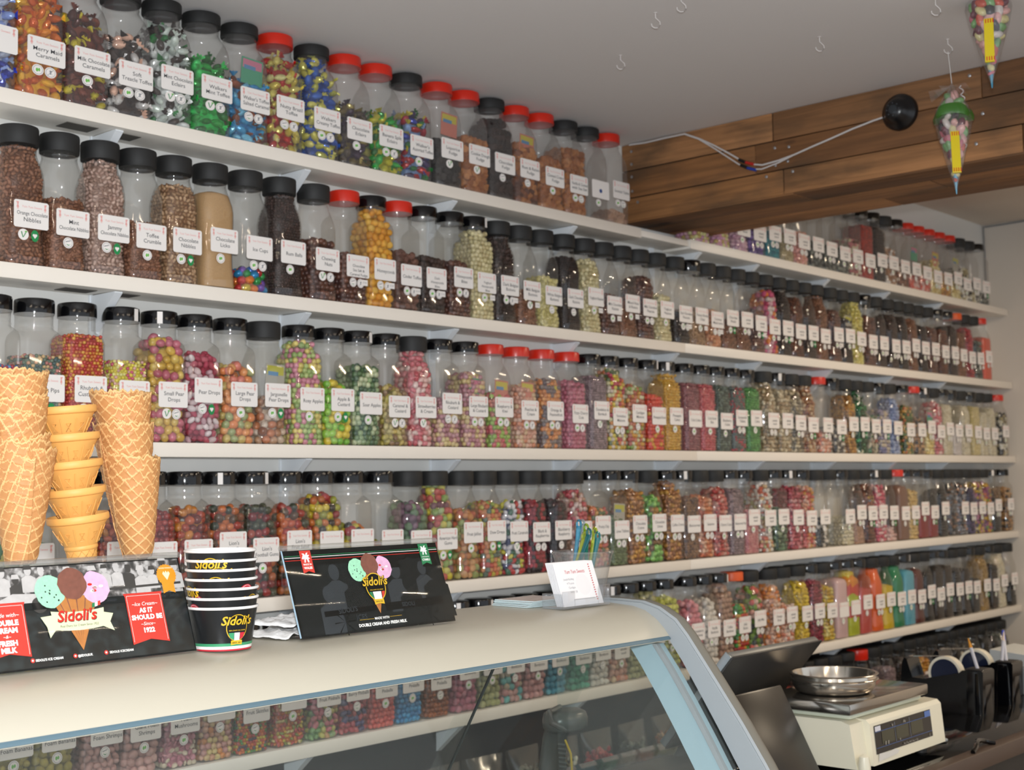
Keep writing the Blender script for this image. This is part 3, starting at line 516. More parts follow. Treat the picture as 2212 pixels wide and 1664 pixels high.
(4.0258, 'm', 'K', 'egg', 'wrapcream', 0.95, '#', 'cream wrapped humbugs in a wide jar'),
(4.1192, 'g', 'k', 'egg', 'wrapcream', 0.9, '#', 'cream and tan wrapped sweets'),
(4.2077, 'm', 'K', 'egg', 'wrapgrey', 0.93, '#', 'grey and cream wrapped sweets'),
(4.2962, 'm', 'K', 'egg', 'toffeeb', 0.95, '#', 'toffee brown wrapped sweets'),
(4.4012, 'q', 'r', 'egg', 'salmonw', 0.3, '#', 'salmon and white sweets under a red lid'),
(4.504, 'g', 'k', 'egg', 'bwstripe', 0.4, '#', 'grey and white striped sweets'),
(4.5967, 'm', 'K', 'ball', 'amber2', 0.9, '#', 'amber brown toffees'),
(4.6852, 'm', 'K', 'wrap', 'deepgreen', 0.93, '#', 'deep green wrapped mints'),
(4.7754, 'm', 'K', 'wrap', 'greenred', 0.6, '#', 'green and red wrapped mints'),
(4.867, 'g', 'k', 'egg', 'bluegrey', 0.7, '#', 'blue grey and cream mints'),
(4.961, 'm', 'K', 'egg', 'blueice', 0.93, '#', 'icy blue mints'),
(5.0738, 'g', 'k', 'ball', 'autumn', 0.75, '#', 'green orange and yellow mixture'),
(5.1734, 'q', 'r', 'egg', 'tanbrown', 0.6, '#', 'tan and brown sweets under a red lid'),
(5.2662, 'g', 'k', 'egg', 'yellowcream', 0.35, '#', 'a low layer of buttery yellow sweets'),
(5.3547, 'm', 'K', 'egg', 'pinkwhite', 0.9, '#', 'pink and white sugared sweets'),
(5.4432, 'g', 'k', 'pip', 'mintwhite', 0.93, '#', 'off white mint imperials beside the pink sweets'),
(5.5317, 'g', 'k', 'pip', 'whitemint', 0.5, '#', 'white mints below a violet card'),
(5.6289, 'm', 'K', 'pip', 'mintwhite', 0.93, '#', 'pearly mints in a curvy jar'),
(5.7297, 'g', 'k', 'pip', 'mintcream', 0.9, '#', 'creamy yellow mints'),
(5.8183, 'm', 'K', 'pip', 'mintwhite', 0.85, '#', 'glossy pale mints'),
(5.9088, 'm', 'K', 'pip', 'mintwhite', 0.93, '#', 'pale mints beside the last red lid'),
(6.0327, 'q', 'r', 'egg', 'bwmix', 0.85, '#', 'black and cream humbugs, last before the wall'),
],
'D': [
(1.3242, 'g', 'k', 'egg', 'greengum', 0.6, '', 'green and yellow gums behind the cones'),
(1.4127, 'g', 'k', '', '', 0, '', 'no sweets behind the cone stacks'),
(1.5087, 'g', 'k', 'egg', 'winegum', 0.85, '', 'dark red and amber gums behind the cones'),
(1.6018, 'g', 'k', 'ball', 'redgum', 0.75, '', 'dark red gums beside the waffle cones'),
(1.6903, 'g', 'k', 'bigball', 'winegum', 0.8, '', 'orange and dark green gums above the paper tubs'),
(1.7788, 'g', 'k', 'bigball', 'winegumo', 0.85, "Lion's|Midget Gems", 'bright orange and red gums filled high'),
(1.8674, 'g', 'k', 'bigball', 'winegumd', 0.75, "Lion's|Football Gums", 'dark red and green football gums'),
(1.9612, 'g', 'k', 'bigball', 'winegumo', 0.8, "Lion's|Fruit Salad", 'yellow and orange gums'),
(2.0567, 'g', 'k', 'bigball', 'winegumy', 0.93, '|', 'yellow red and black wine gums'),
(2.1509, 'g', 'k', 'bigball', 'winegumy', 0.62, '|', 'mixed wine gums, low at one side'),
(2.2478, 'g', 'k', 'bigball', 'winegumy', 0.42, '|', 'a low layer of mixed gums'),
(2.3444, 'm', 'K', 'bigball', 'greenpurple', 0.85, '|', 'green and purple sugared jellies'),
(2.4353, 'm', 'K', 'bigball', 'americangum', 0.97, 'American Hard|Gums', 'pastel yellow and red hard gums'),
(2.5303, 'm', 'K', 'bigball', 'fruitjelly', 0.7, 'Fruit Jellies', 'orange and green fruit jellies'),
(2.6188, 'm', 'K', 'ball', 'dewdrop', 0.75, 'Dew Drops', 'orange red and green dew drops'),
(2.7073, 'm', 'K', 'egg', 'fruitcaram', 0.8, 'Fruit Caramels', 'white wrapped fruit caramels'),
(2.7998, 'm', 'K', 'ball', 'blackrasp', 0.85, 'Black &|Raspberries', 'black and red raspberries'),
(2.8921, 'm', 'K', 'ball', 'blackrasp2', 0.75, 'Blackberry|Raspberry', 'nearly black berry gums'),
(2.9834, 'm', 'K', 'egg', 'crystalfruit', 0.93, 'Crystal Fruits', 'pink and clear crystal fruits'),
(3.0718, 'g', 'k', 'egg', 'fruitydip', 0.72, 'Fruity Dip', 'orange green and pink fruity sweets'),
(3.1603, 'g', 'k', 'nib', 'limegrey', 0.55, 'Lime Tablets', 'olive green lime tablets'),
(3.2497, 'g', 'k', 'egg', 'cremegold', 0.88, 'Chocolate|Creme', 'gold and brown wrapped cremes'),
(3.3453, 'm', 'K', 'bigball', 'limegold', 0.85, 'Chocolate|Limes', 'lime green and gold wrapped chocolate limes'),
(3.4419, 'g', 'k', 'egg', 'coffee', 0.97, 'Coffee Creme', 'coffee brown and gold wrapped cremes'),
(3.5319, 'g', 'k', 'nib', 'blackcurr', 0.75, 'Blackcurrant', 'brown sweets beside a yellow stick'),
(3.6204, 'm', 'K', 'egg', 'orangeclear', 0.85, 'Satsuma', 'orange and clear wrapped sweets'),
(3.7089, 'm', 'K', 'egg', 'cherryred', 0.9, 'Cherry Cups', 'cherry red and clear wrapped sweets'),
(3.7974, 'g', 'k', 'nib', 'greylilac', 0.93, 'Blackcurrant Pips', 'grey lilac sweets'),
(3.8859, 'g', 'k', 'pip', 'pinkpip', 0.6, '#', 'pink pips under a stripe of amber'),
(3.9855, 'm', 'K', 'egg', 'whitefruit', 0.97, '#', 'white wrapped fruit sweets'),
(4.074, 'g', 'k', 'egg', 'greenwrap', 0.6, '#', 'dark green wrapped sweets'),
(4.172, 'g', 'k', 'egg', 'crimsonpink', 0.93, '#', 'crimson and pink wrapped sweets'),
(4.2643, 'g', 'k', 'egg', 'redyellow2', 0.93, '#', 'pink orange and yellow wrapped sweets'),
(4.3593, 'm', 'K', 'egg', 'bwstripe2', 0.35, '#', 'black and white striped sweets low down'),
(4.4537, 'm', 'K', '', '', 0, '', 'only a small blue dot'),
(4.5457, 'g', 'k', 'egg', 'creamclear', 0.35, '#', 'cream sweets below a pink card'),
(4.6342, 'm', 'K', 'pip', 'tanpink', 0.4, '#', 'tan pink sweets, half full'),
(4.7226, 'm', 'K', 'egg', 'brownred', 0.93, '#', 'brown chocolate eclairs'),
(4.8111, 'g', 'k', 'egg', 'pinkwhite2', 0.9, '#', 'hot pink and white twists'),
(4.8996, 'm', 'K', 'egg', 'palepink', 0.25, '#', 'a low layer of pale pink sweets'),
(4.9999, 'q', 'r', 'powder', 'brownsug', 0.9, '#', 'solid brown sugar grains'),
(5.0884, 'g', 'k', 'egg', 'butter', 0.85, '#', 'butter yellow lumps'),
(5.1769, 'g', 'k', 'powder', 'ruby', 0.5, '#', 'ruby red powder, half full'),
(5.2654, 'g', 'k', 'powder', 'ruby', 0.5, '#', 'ruby red powder beside the black jar'),
(5.364, 'm', 'K', 'ball', 'black', 0.75, '#', 'jet black liquorice'),
(5.4672, 'm', 'K', '', '', 0, '', 'a yellow speck beside jet black liquorice'),
(5.5596, 'm', 'K', 'egg', 'navywhite', 0.93, '#', 'navy and silver wrapped sweets'),
(5.6481, 'm', 'K', 'egg', 'violetn', 0.85, '#', 'deep violet wrapped sweets'),
(5.7395, 'm', 'K', 'egg', 'flowers', 0.9, '#', 'yellow and pink flower sweets'),
(5.828, 'm', 'K', 'egg', 'flowers2', 0.9, '#', 'yellow orange and purple flower sweets'),
(5.9165, 'g', 'k', 'ball', 'black', 0.6, '#', 'black sweets, the next to last jar'),
(6.0546, 'g', 'k', 'egg', 'tanbrown', 0.8, '#', 'tan and black biscuits, last before the wall'),
],
'E': [
(1.2846, 'g', 'k', 'egg', 'banana', 0.85, 'Mini|Foam Bananas', 'small yellow foam bananas'),
(1.3731, 'g', 'k', 'bigball', 'banana', 0.85, 'Large|Foam Bananas', 'large yellow foam bananas'),
(1.4756, 'g', 'k', 'egg', 'shrimp', 0.85, 'Mini|Foam Shrimps', 'small pale pink foam shrimps'),
(1.5641, 'g', 'k', 'bigball', 'shrimp', 0.85, 'Giant Foam|Shrimps', 'giant pale pink foam shrimps'),
(1.6581, 'g', 'k', 'disc', 'mushroom', 0.85, 'Foam|Mushrooms', 'pink and cream foam mushrooms'),
(1.7484, 'g', 'k', 'ball', 'dragee', 0.85, 'Fruit Dragees', 'orange pink and cream fruit dragees'),
(1.8406, 'g', 'k', 'pip', 'skittles', 0.85, 'Fruit Skittles', 'rainbow coloured fruit pips'),
(1.9439, 'g', 'k', 'nib', 'tuttif', 0.85, 'Tutti Frutti', 'tutti frutti chips'),
(2.0451, 'g', 'k', 'egg', 'sourfruit', 0.85, 'Maoam Sour|Fruit Pinballs', 'pastel green and pink pinballs'),
(2.1336, 'g', 'k', 'egg', 'wildberry', 0.85, 'Maoam Wild|Berry Pinballs', 'pink and purple berry pinballs'),
(2.2238, 'g', 'k', 'ball', 'coral', 0.85, 'Maoam Strawberry|Pinballs', 'coral red pinballs'),
(2.3123, 'g', 'k', 'ball', 'skyblue', 0.85, 'Raspberry|Pinballs', 'bright blue pinballs'),
(2.4078, 'g', 'k', 'ball', 'colabrown', 0.85, 'Maoam Cola|Pinballs', 'brown cola pinballs'),
(2.5096, 'g', 'k', 'bigball', 'softpink', 0.85, 'Soft Cherry|Bonbons', 'dusty pink bonbons'),
(2.5981, 'g', 'k', 'bigball', 'palelime', 0.85, 'Lime|Bonbons', 'pale lime bonbons'),
(2.6866, 'g', 'k', 'bigball', 'bluepink', 0.85, 'Bubblegum|Bonbons', 'turquoise and pink bonbons'),
(2.7793, 'g', 'k', 'bigball', 'softpink2', 0.85, 'Soft Fruit|Bonbons', 'pale pink bonbons'),
(2.8705, 'g', 'k', 'bigball', 'aqua', 0.85, 'Blue Raspberry|Bonbons', 'aqua blue bonbons'),
(2.9715, 'g', 'k', 'bigball', 'seagreen', 0.85, 'Soft Watermelon|Bonbons', 'sea green bonbons'),
(3.0599, 'g', 'k', 'bigball', 'whitebon', 0.85, 'Vanilla|Bonbons', 'white bonbons'),
(3.1484, 'g', 'k', 'bigball', 'peachcream', 0.85, '#', 'peach bonbons behind the counter end'),
(3.2369, 'g', 'k', 'bigball', 'palelime', 0.7, '#', 'pale bonbons behind the counter end'),
(3.3254, 'g', 'k', 'bigball', 'limedim', 0.95, '#', 'dull lime bonbons beside the counter end'),
(3.4147, 'g', 'k', 'bigball', 'lemonlime', 0.93, '', 'lemon yellow bonbons'),
(3.5395, 'g', 'k', 'bigball', 'rosepink', 0.8, 'Strawberry|Bonbons', 'rose pink bonbons'),
(3.628, 'g', 'k', 'bigball', 'whitebon', 0.75, 'Vanilla|Bonbons', 'white bonbons sloping down'),
(3.7165, 'g', 'k', 'bigball', 'cocoabon', 0.95, 'Toffee|Bonbons', 'dusky brown bonbons'),
(3.8087, 'g', 'o', 'ball', 'jellybean', 0.7, 'Jelly|Beans', 'red green and orange jelly beans'),
(3.9024, 'm', 'K', 'bigball', 'jellymix', 0.93, 'Jelly Mix', 'green red and pink jelly mix'),
(4.0199, 'm', 'K', 'egg', 'orangewhite', 0.93, 'Orange|Slices', 'orange and white slices'),
(4.1084, 'm', 'K', 'egg', 'salmonw', 0.6, '#', 'pinkish orange fizzy sweets'),
(4.2107, 'm', 'K', 'egg', 'yellowbright', 0.93, '#', 'bright yellow sweets'),
(4.2992, 'g', 'k', 'egg', 'crimsond', 0.9, '#', 'dark crimson sweets'),
(4.3877, 'm', 'K', 'egg', 'yellowgold', 0.75, '#', 'golden yellow rings'),
(4.4762, 'g', 'k', 'powder', 'palepinkp', 0.93, '', 'plain pale pink powder'),
(4.5655, 'g', 'k', 'powder', 'layers', 0.98, '', 'yellow red and lime powder layers'),
(4.6593, 'g', 'k', 'powder', 'coralp', 0.72, '#', 'coral red powder'),
(4.7591, 'm', 'K', 'powder', 'orangep', 0.96, '#', 'vivid orange powder'),
(4.8476, 'm', 'K', 'powder', 'yellowp', 0.72, '#', 'vivid yellow powder'),
(4.9374, 'm', 'K', 'powder', 'greenp', 0.96, '#', 'emerald green powder'),
(5.0264, 'g', 'k', 'powder', 'bluep', 0.93, '#', 'sky blue powder'),
(5.1149, 'm', 'K', 'powder', 'maroon', 0.9, '#', 'maroon brown powder'),
(5.2034, 'm', 'K', 'pip', 'black', 0.8, '#', 'black liquorice pips'),
(5.2919, 'g', 'k', 'pip', 'brownblack', 0.8, '#', 'brown black liquorice sticks'),
(5.3804, 'g', 'k', 'pip', 'brownblack', 0.9, '#', 'brown liquorice wood'),
(5.4742, 'm', 'K', 'ball', 'black', 0.8, '#', 'large black liquorice pieces'),
(5.5627, 'm', 'K', 'pip', 'brownblack', 0.8, '#', 'dark liquorice under a small white tag'),
(5.6512, 'g', 'k', 'pip', 'black', 0.6, '#', 'black liquorice catherine wheels'),
(5.7565, 'm', 'K', 'nib', 'goldtan', 0.95, '#', 'golden tan root sticks'),
(5.856, 'g', 'k', 'ball', 'brownblack', 0.8, '#', 'dull brown liquorice'),
(5.9445, 'm', 'K', 'pip', 'mintwhite', 0.95, '#', 'off white powder sticks'),
(6.0594, 'm', 'K', 'ball', 'black', 0.4, '#', 'black liquorice, last before the wall'),
],
'F': [
(3.75, 'g', 'K', 'pip', 'greymix', 0.62, '', 'olive grey sweets'),
(3.85, 'm', 'K', 'egg', 'brownred', 0.752, '#', 'brown red sweets'),
(3.95, 'm', 'K', 'egg', 'pinkcreambrown', 0.884, '#', 'pink and brown sweets'),
(4.05, 'm', 'r', 'egg', 'yellowcream', 0.6859999999999999, '', 'cream sweets'),
(4.15, 'g', 'K', 'egg', 'redgum', 0.8180000000000001, '#', 'dark red sweets'),
(4.25, 'm', 'K', 'egg', 'flowers', 0.62, '#', 'yellow and pink sweets'),
(4.35, 'm', 'K', 'ball', 'violetn', 0.752, '', 'dark violet sweets'),
(4.45, 'm', 'K', 'ball', 'blackrasp', 0.884, '#', 'black and red sweets'),
(4.55, 'g', 'K', 'pip', 'choc', 0.6859999999999999, '#', 'brown sweets'),
(4.65, 'm', 'r', 'pip', 'black', 0.8180000000000001, '', 'black sweets'),
(4.75, 'm', 'K', 'ball', 'toffeeb', 0.62, '#', 'toffee coloured sweets'),
(4.85, 'm', 'K', 'pip', 'greylilac', 0.752, '#', 'grey lilac sweets'),
(4.95, 'g', 'K', 'ball', 'darkchoc', 0.884, '', 'dark chocolate sweets'),
(5.05, 'm', 'K', 'pip', 'black', 0.6859999999999999, '#', 'shiny black sweets'),
(5.15, 'm', 'K', 'ball', 'amber', 0.8180000000000001, '#', 'amber sweets'),
(5.25, 'm', 'K', 'ball', 'black', 0.62, '', 'jet black sweets'),
(5.35, 'g', 'K', 'ball', 'brownblack', 0.752, '#', 'brown black sweets'),
(5.45, 'm', 'K', 'pip', 'black', 0.884, '#', 'small black sweets'),
(5.55, 'm', 'K', 'egg', 'creamclear', 0.6859999999999999, '', 'pale cream sweets'),
(5.65, 'm', 'K', 'ball', 'black', 0.8180000000000001, '#', 'large black sweets'),
(5.75, 'g', 'K', 'pip', 'darkchoc2', 0.62, '#', 'dark brown sweets'),
(5.85, 'm', 'K', 'ball', 'black', 0.752, '', 'round black sweets'),
(5.95, 'm', 'K', 'ball', 'greymix', 0.884, '#', 'grey sweets by the wall'),
],
}
# ---------------------------------------------------------------- jars
def rsq(h, r, z, nq=5):
    P = []
    for q in range(4):
        cx = (h-r)*(1 if q in (0, 3) else -1); cy_ = (h-r)*(1 if q < 2 else -1)
        for i in range(nq):
            a = PI/2*q+PI/2*i/(nq-1); P.append((cx+r*math.cos(a), cy_+r*math.sin(a), z))
    return P
PROF = {   # (z, half width, corner radius): body from base to mouth
 'g': [(0, .037, .010), (.001, .040, .011), (.006, .0425, .012), (.012, .0425, .012), (.196, .0425, .012), (.206, .0415, .016), (.213, .0385, .024), (.218, .0365, .034), (.221, .0360, .0358), (.224, .0372, .037), (.227, .0360, .0358), (.246, .0360, .0358), (.248, .0368, .0366), (.252, .0355, .0353)],
 'q': [(0, .037, .010), (.001, .041, .012), (.006, .0432, .014), (.012, .0432, .014), (.172, .0432, .014), (.190, .0425, .018), (.206, .0405, .026), (.220, .0370, .034), (.229, .0340, .0338), (.236, .0335, .0333), (.238, .0345, .0343), (.241, .0335, .0333), (.254, .0330, .0328)],
 'm': [(0, .037, .014), (.001, .040, .016), (.008, .0425, .020), (.025, .0428, .022), (.050, .0405, .022), (.080, .0402, .022), (.110, .0415, .024), (.145, .0430, .025), (.170, .0434, .026), (.186, .0424, .029), (.202, .0400, .034), (.216, .0368, .0362), (.225, .0346, .0344), (.231, .0338, .0336), (.233, .0350, .0348), (.236, .0336, .0334), (.250, .0330, .0328)]}
def hw(kind, z):
    P = PROF[kind]
    for a, b_ in zip(P, P[1:]):
        if a[0] <= z <= b_[0]:
            t = (z-a[0])/(b_[0]-a[0]+1e-9); return a[1]+t*(b_[1]-a[1]), a[2]+t*(b_[2]-a[2])
    return P[-1][1], P[-1][2]
BODY = {}
for k in PROF:
    for mm_ in (PLASTIC, FROST):
        BODY[k, mm_.name] = MB().rings([rsq(h, r, z) for z, h, r in PROF[k]], 0, True, False).mesh('jar_body', mm_, 50)
def lidmesh(kind, m):
    if kind == 'm': p_ = [(.0362, .2395), (.0378, .2395), (.0382, .243), (.0382, .247), (.0385, .248), (.0385, .272), (.0375, .2755), (.034, .277), (0.001, .277)]
    elif kind == 'g': p_ = [(.0365, .2485), (.0380, .2485), (.0382, .250), (.0382, .2725), (.0372, .2755), (.034, .277), (.001, .277)]
    else: p_ = [(.0345, .2500), (.0372, .2500), (.0375, .252), (.0375, .2725), (.0365, .2755), (.033, .277), (.001, .277)]
    return MB().lathe(p_, 36).mesh('lid', m, 40)
LIDS = {}
for k in PROF:
    for c_, m in (('k', LIDK if k != 'q' else LIDM), ('K', LIDM), ('r', LIDR), ('o', LIDO)): LIDS[k, c_] = lidmesh(k, m)

def tpl(bm):
    bmesh.ops.triangulate(bm, faces=bm.faces[:]); bm.verts.index_update()
    v = np.array([tuple(x.co) for x in bm.verts], dtype=np.float32); f = np.array([[x.index for x in q.verts] for q in bm.faces], dtype=np.int32); bm.free(); return v, f
def ico(sub, sc_=(1, 1, 1), noise_=0, seed=0):
    bm = bmesh.new(); bmesh.ops.create_icosphere(bm, subdivisions=sub, radius=.5); v, f = tpl(bm)
    if noise_: v = v*(1+noise_*np.random.RandomState(seed).uniform(-1, 1, (len(v), 1)).astype(np.float32))
    return v*np.array(sc_, dtype=np.float32), f
def boxt(s_):
    bm = bmesh.new(); bmesh.ops.create_cube(bm, size=1); bmesh.ops.bevel(bm, geom=bm.edges[:], offset=.12, segments=2, affect='EDGES')
    v, f = tpl(bm); return v*np.array(s_, dtype=np.float32), f
def wrapt():
    v, f = ico(2, (1.1, .72, .6)); n_ = len(v)
    ex = []; ef = []
    for sgn in (-1, 1):
        b_ = n_+len(ex); ex += [(sgn*.42, 0, 0)]
        for i in range(7):
            a = -1.0+2.0*i/6; ex.append((sgn*(.95+.06*(i % 2)), .42*a, .12*(1 if i % 2 else -1)))
        for i in range(6): ef.append((b_, b_+1+i, b_+2+i) if sgn > 0 else (b_, b_+2+i, b_+1+i))
    return np.vstack([v, np.array(ex, dtype=np.float32)]), np.vstack([f, np.array(ef, dtype=np.int32)])
TPL = {'pip': (.0082, ico(1)), 'ball': (.0145, ico(2)), 'bigball': (.0205, ico(2, (1.08, .95, .86), .035)), 'egg': (.0165, ico(2, (1.25, .85, .75))), 'nib': (.0105, ico(1, (1.35, .75, .7), .12)),
       'crumb': (.021, ico(2, (1.1, .9, .8), .16)), 'disc': (.013, ico(2, (1, 1, .42))), 'cube': (.0180, boxt((1, .95, .85))), 'wrap': (.0245, wrapt())}
FILL = {}
def fillmesh(kind, shape, frac):
    frac = round(frac*10)/10; frac = max(frac, .15)
    key = (kind, shape, frac)
    if key in FILL: return FILL[key]
    seed = sum(ord(c_) for c_ in kind+shape)+int(frac*100); rs = np.random.RandomState(seed)
    H = frac*.232; H = min(H, .236)
    if shape == 'powder':
        R = []; m_ = MB()
        zs_ = sorted(set([.004, H]+[z for z, _, _ in PROF[kind] if .004 < z < H-.004]))
        for z in zs_:
            h, r = hw(kind, z); R.append(rsq(h*.965, r*.965, z))
        h, r = hw(kind, H)
        R.append(rsq(h*.7, r*.7, H+.004)); R.append(rsq(h*.35, r*.35, H+.008))
        m_.rings(R); me = m_.mesh('sweets', [], 60); FILL[key] = me; return me
    s, (tv, tf) = TPL[shape]
    cen = []
    z = s*.42+.002; row = 0
    while z < H:
        h, r = hw(kind, z); hh = h-.0015-s*.40; rr = max(r-s*.40, .004); per = 4*2*(hh-rr)+2*PI*rr
        cnt = max(4, int(per/(s*.93))); t0 = (row % 2)*.5+rs.uniform(-.2, .2)
        ring = rsq(hh, rr, z, 6); ring = ring+[ring[0]]
        L_ = [0]
        for a, b_ in zip(ring, ring[1:]): L_.append(L_[-1]+math.hypot(b_[0]-a[0], b_[1]-a[1]))
        for i in range(cnt):
            d = ((i+t0)/cnt % 1)*L_[-1]; j = max(0, min(len(ring)-2, int(np.searchsorted(L_, d))-1)); t = (d-L_[j])/(L_[j+1]-L_[j]+1e-9)
            x = ring[j][0]+t*(ring[j+1][0]-ring[j][0]); y = ring[j][1]+t*(ring[j+1][1]-ring[j][1])
            jit = s*.12
            if z > H-s*1.1 and rs.rand() < .35: continue
            cen.append((x*(1-rs.rand()*.04), y*(1-rs.rand()*.04), z+rs.uniform(-jit, jit)))
        z += s*.80; row += 1
    h, r = hw(kind, H); m_ = int(h*2/(s*.9))
    for i in range(m_):
        for j in range(m_):
            x = -h+s*.6+(2*h-s*1.2)*(i+.5)/m_+rs.uniform(-.2, .2)*s; y = -h+s*.6+(2*h-s*1.2)*(j+.5)/m_+rs.uniform(-.2, .2)*s
            rad = math.hypot(x, y)
            if kind != 'g' and rad > h-.3*s and H > .18: continue
            cen.append((x, y, H-s*.1+rs.uniform(-.2, .35)*s+(.3*s if rad < h*.6 else 0)))
    cen = np.array(cen, dtype=np.float32); n_ = len(cen)
    # random rotations
    q = rs.normal(size=(n_, 4)); q /= np.linalg.norm(q, axis=1)[:, None]; a, b_, c_, d = q.T
    Rm = np.stack([1-2*(c_*c_+d*d), 2*(b_*c_-a*d), 2*(b_*d+a*c_), 2*(b_*c_+a*d), 1-2*(b_*b_+d*d), 2*(c_*d-a*b_), 2*(b_*d-a*c_), 2*(c_*d+a*b_), 1-2*(b_*b_+c_*c_)], 1).reshape(n_, 3, 3).astype(np.float32)
    sc_ = (s*rs.uniform(.9, 1.08, n_)).astype(np.float32)
    V = np.einsum('nij,vj->nvi', Rm, tv)*sc_[:, None, None]+cen[:, None, :]
    # keep everything inside the jar wall
    lim = np.array([hw(kind, float(min(max(zz, 0), .25)))[0] for zz in np.linspace(0, .25, 60)], dtype=np.float32)
    zi = np.clip((V[..., 2]/.25*59).astype(int), 0, 59); lm = lim[zi]-.0012
    V[..., 0] = np.clip(V[..., 0], -lm, lm); V[..., 1] = np.clip(V[..., 1], -lm, lm); V[..., 2] = np.clip(V[..., 2], .0015, .247)
    F = (tf[None]+(np.arange(n_)*len(tv))[:, None, None]).reshape(-1, 3); V = V.reshape(-1, 3)
    # solid core
    core = MB(); R = []
    for z in np.linspace(.006, max(.012, H-s*.7), 8):
        h, r = hw(kind, float(z)); R.append(rsq(max(h-s*.75, .01), max(min(r, h)-s*.7, .004), float(z)))
    core.rings(R); cv = np.array(core.v, dtype=np.float32); cf = []
    for f in core.f:
        for k in range(1, len(f)-1): cf.append((f[0], f[k], f[k+1]))
    F = np.vstack([F, np.array(cf, dtype=np.int64)+len(V)]).astype(np.int32); V = np.vstack([V, cv])
    me = bpy.data.meshes.new('sweets'); me.vertices.add(len(V)); me.vertices.foreach_set('co', V.ravel()); me.loops.add(F.size); me.loops.foreach_set('vertex_index', F.ravel())
    me.polygons.add(len(F)); me.polygons.foreach_set('loop_start', np.arange(0, F.size, 3, dtype=np.int32)); me.polygons.foreach_set('use_smooth', np.full(len(F), shape not in ('cube', 'crumb', 'wrap')))
    me.update(calc_edges=True); me.materials.append(None); FILL[key] = me; return me

def label_mesh(text, w_=.071, h_=.053, key=None):
    m = MB(); hw_ = w_/2; hh = h_/2
    V = []; F = []; nx = 8
    rc = .003
    out = [(-hw_+rc, -hh), (hw_-rc, -hh), (hw_, -hh+rc), (hw_, hh-rc), (hw_-rc, hh), (-hw_+rc, hh), (-hw_, hh-rc), (-hw_, -hh+rc)]
    if text == '@':
        m.prism(out, 0, .0004, 0); m.disc(0, -.004, .006, -.0003, 3); return m.mesh('paper_label', [PAPER, INKR, INKB, mat('blue_dot', '2c4c88', .5)], 0)
    m.prism(out, 0, .0004, 0)
    y = -.0003
    for sx in (-1, 1):                                    # little pink printed figures at both corners
        cx = sx*(hw_-.0075)
        m.disc(cx, .0190, .0019, y, 1, 8).disc(cx+sx*.0006, .0215, .0030, y-.0001, 1, 8, .0011)
        m.poly([(cx-.0026, .0115), (cx+.0026, .0115), (cx+.0012, .0168), (cx-.0012, .0168)], y, 1).poly([(cx-.0012, .0080), (cx-.0004, .0080), (cx-.0002, .0115), (cx-.0012, .0115)], y, 1).poly([(cx+.0006, .0080), (cx+.0014, .0080), (cx+.0012, .0115), (cx+.0002, .0115)], y, 1)
    m.text('Yum Yum Sweets', .001, .0125, .0062, y, 1, .0, maxw=w_-.030)
    if text == '#':
        rs_ = random.Random(7)
        for zc, ww in ((-.003, .030), (-.014, .022)):
            x = -ww/2+.006
            while x < ww/2+.006:
                g_ = rs_.uniform(.0018, .0034); hgt = rs_.choice([.004, .0045, .0062])
                m.poly([(x, zc), (x+g_*.75, zc), (x+g_*.6, zc+hgt), (x+.0003, zc+hgt*.9)], y, 2); x += g_+.0005
    elif text and text != '|':
        T = text.split('|'); n_ = len(T)
        for i, t in enumerate(T):
            zz = -.004-(i-(n_-1)/2)*.0125 if n_ < 3 else .0015-i*.0105
            m.text(t, .002, zz-.004, .0118 if n_ < 3 else .0092, y, 2, .004, maxw=w_-.008)
    return m.mesh('paper_label', [PAPER, INKR, INKB], 0)
LM = {}
GRN = mat('leaf_green', '6ab848', .6); GRN2 = mat('badge_green', '188848', .6); GREY_ = mat('print_grey', '8c8c90', .6)
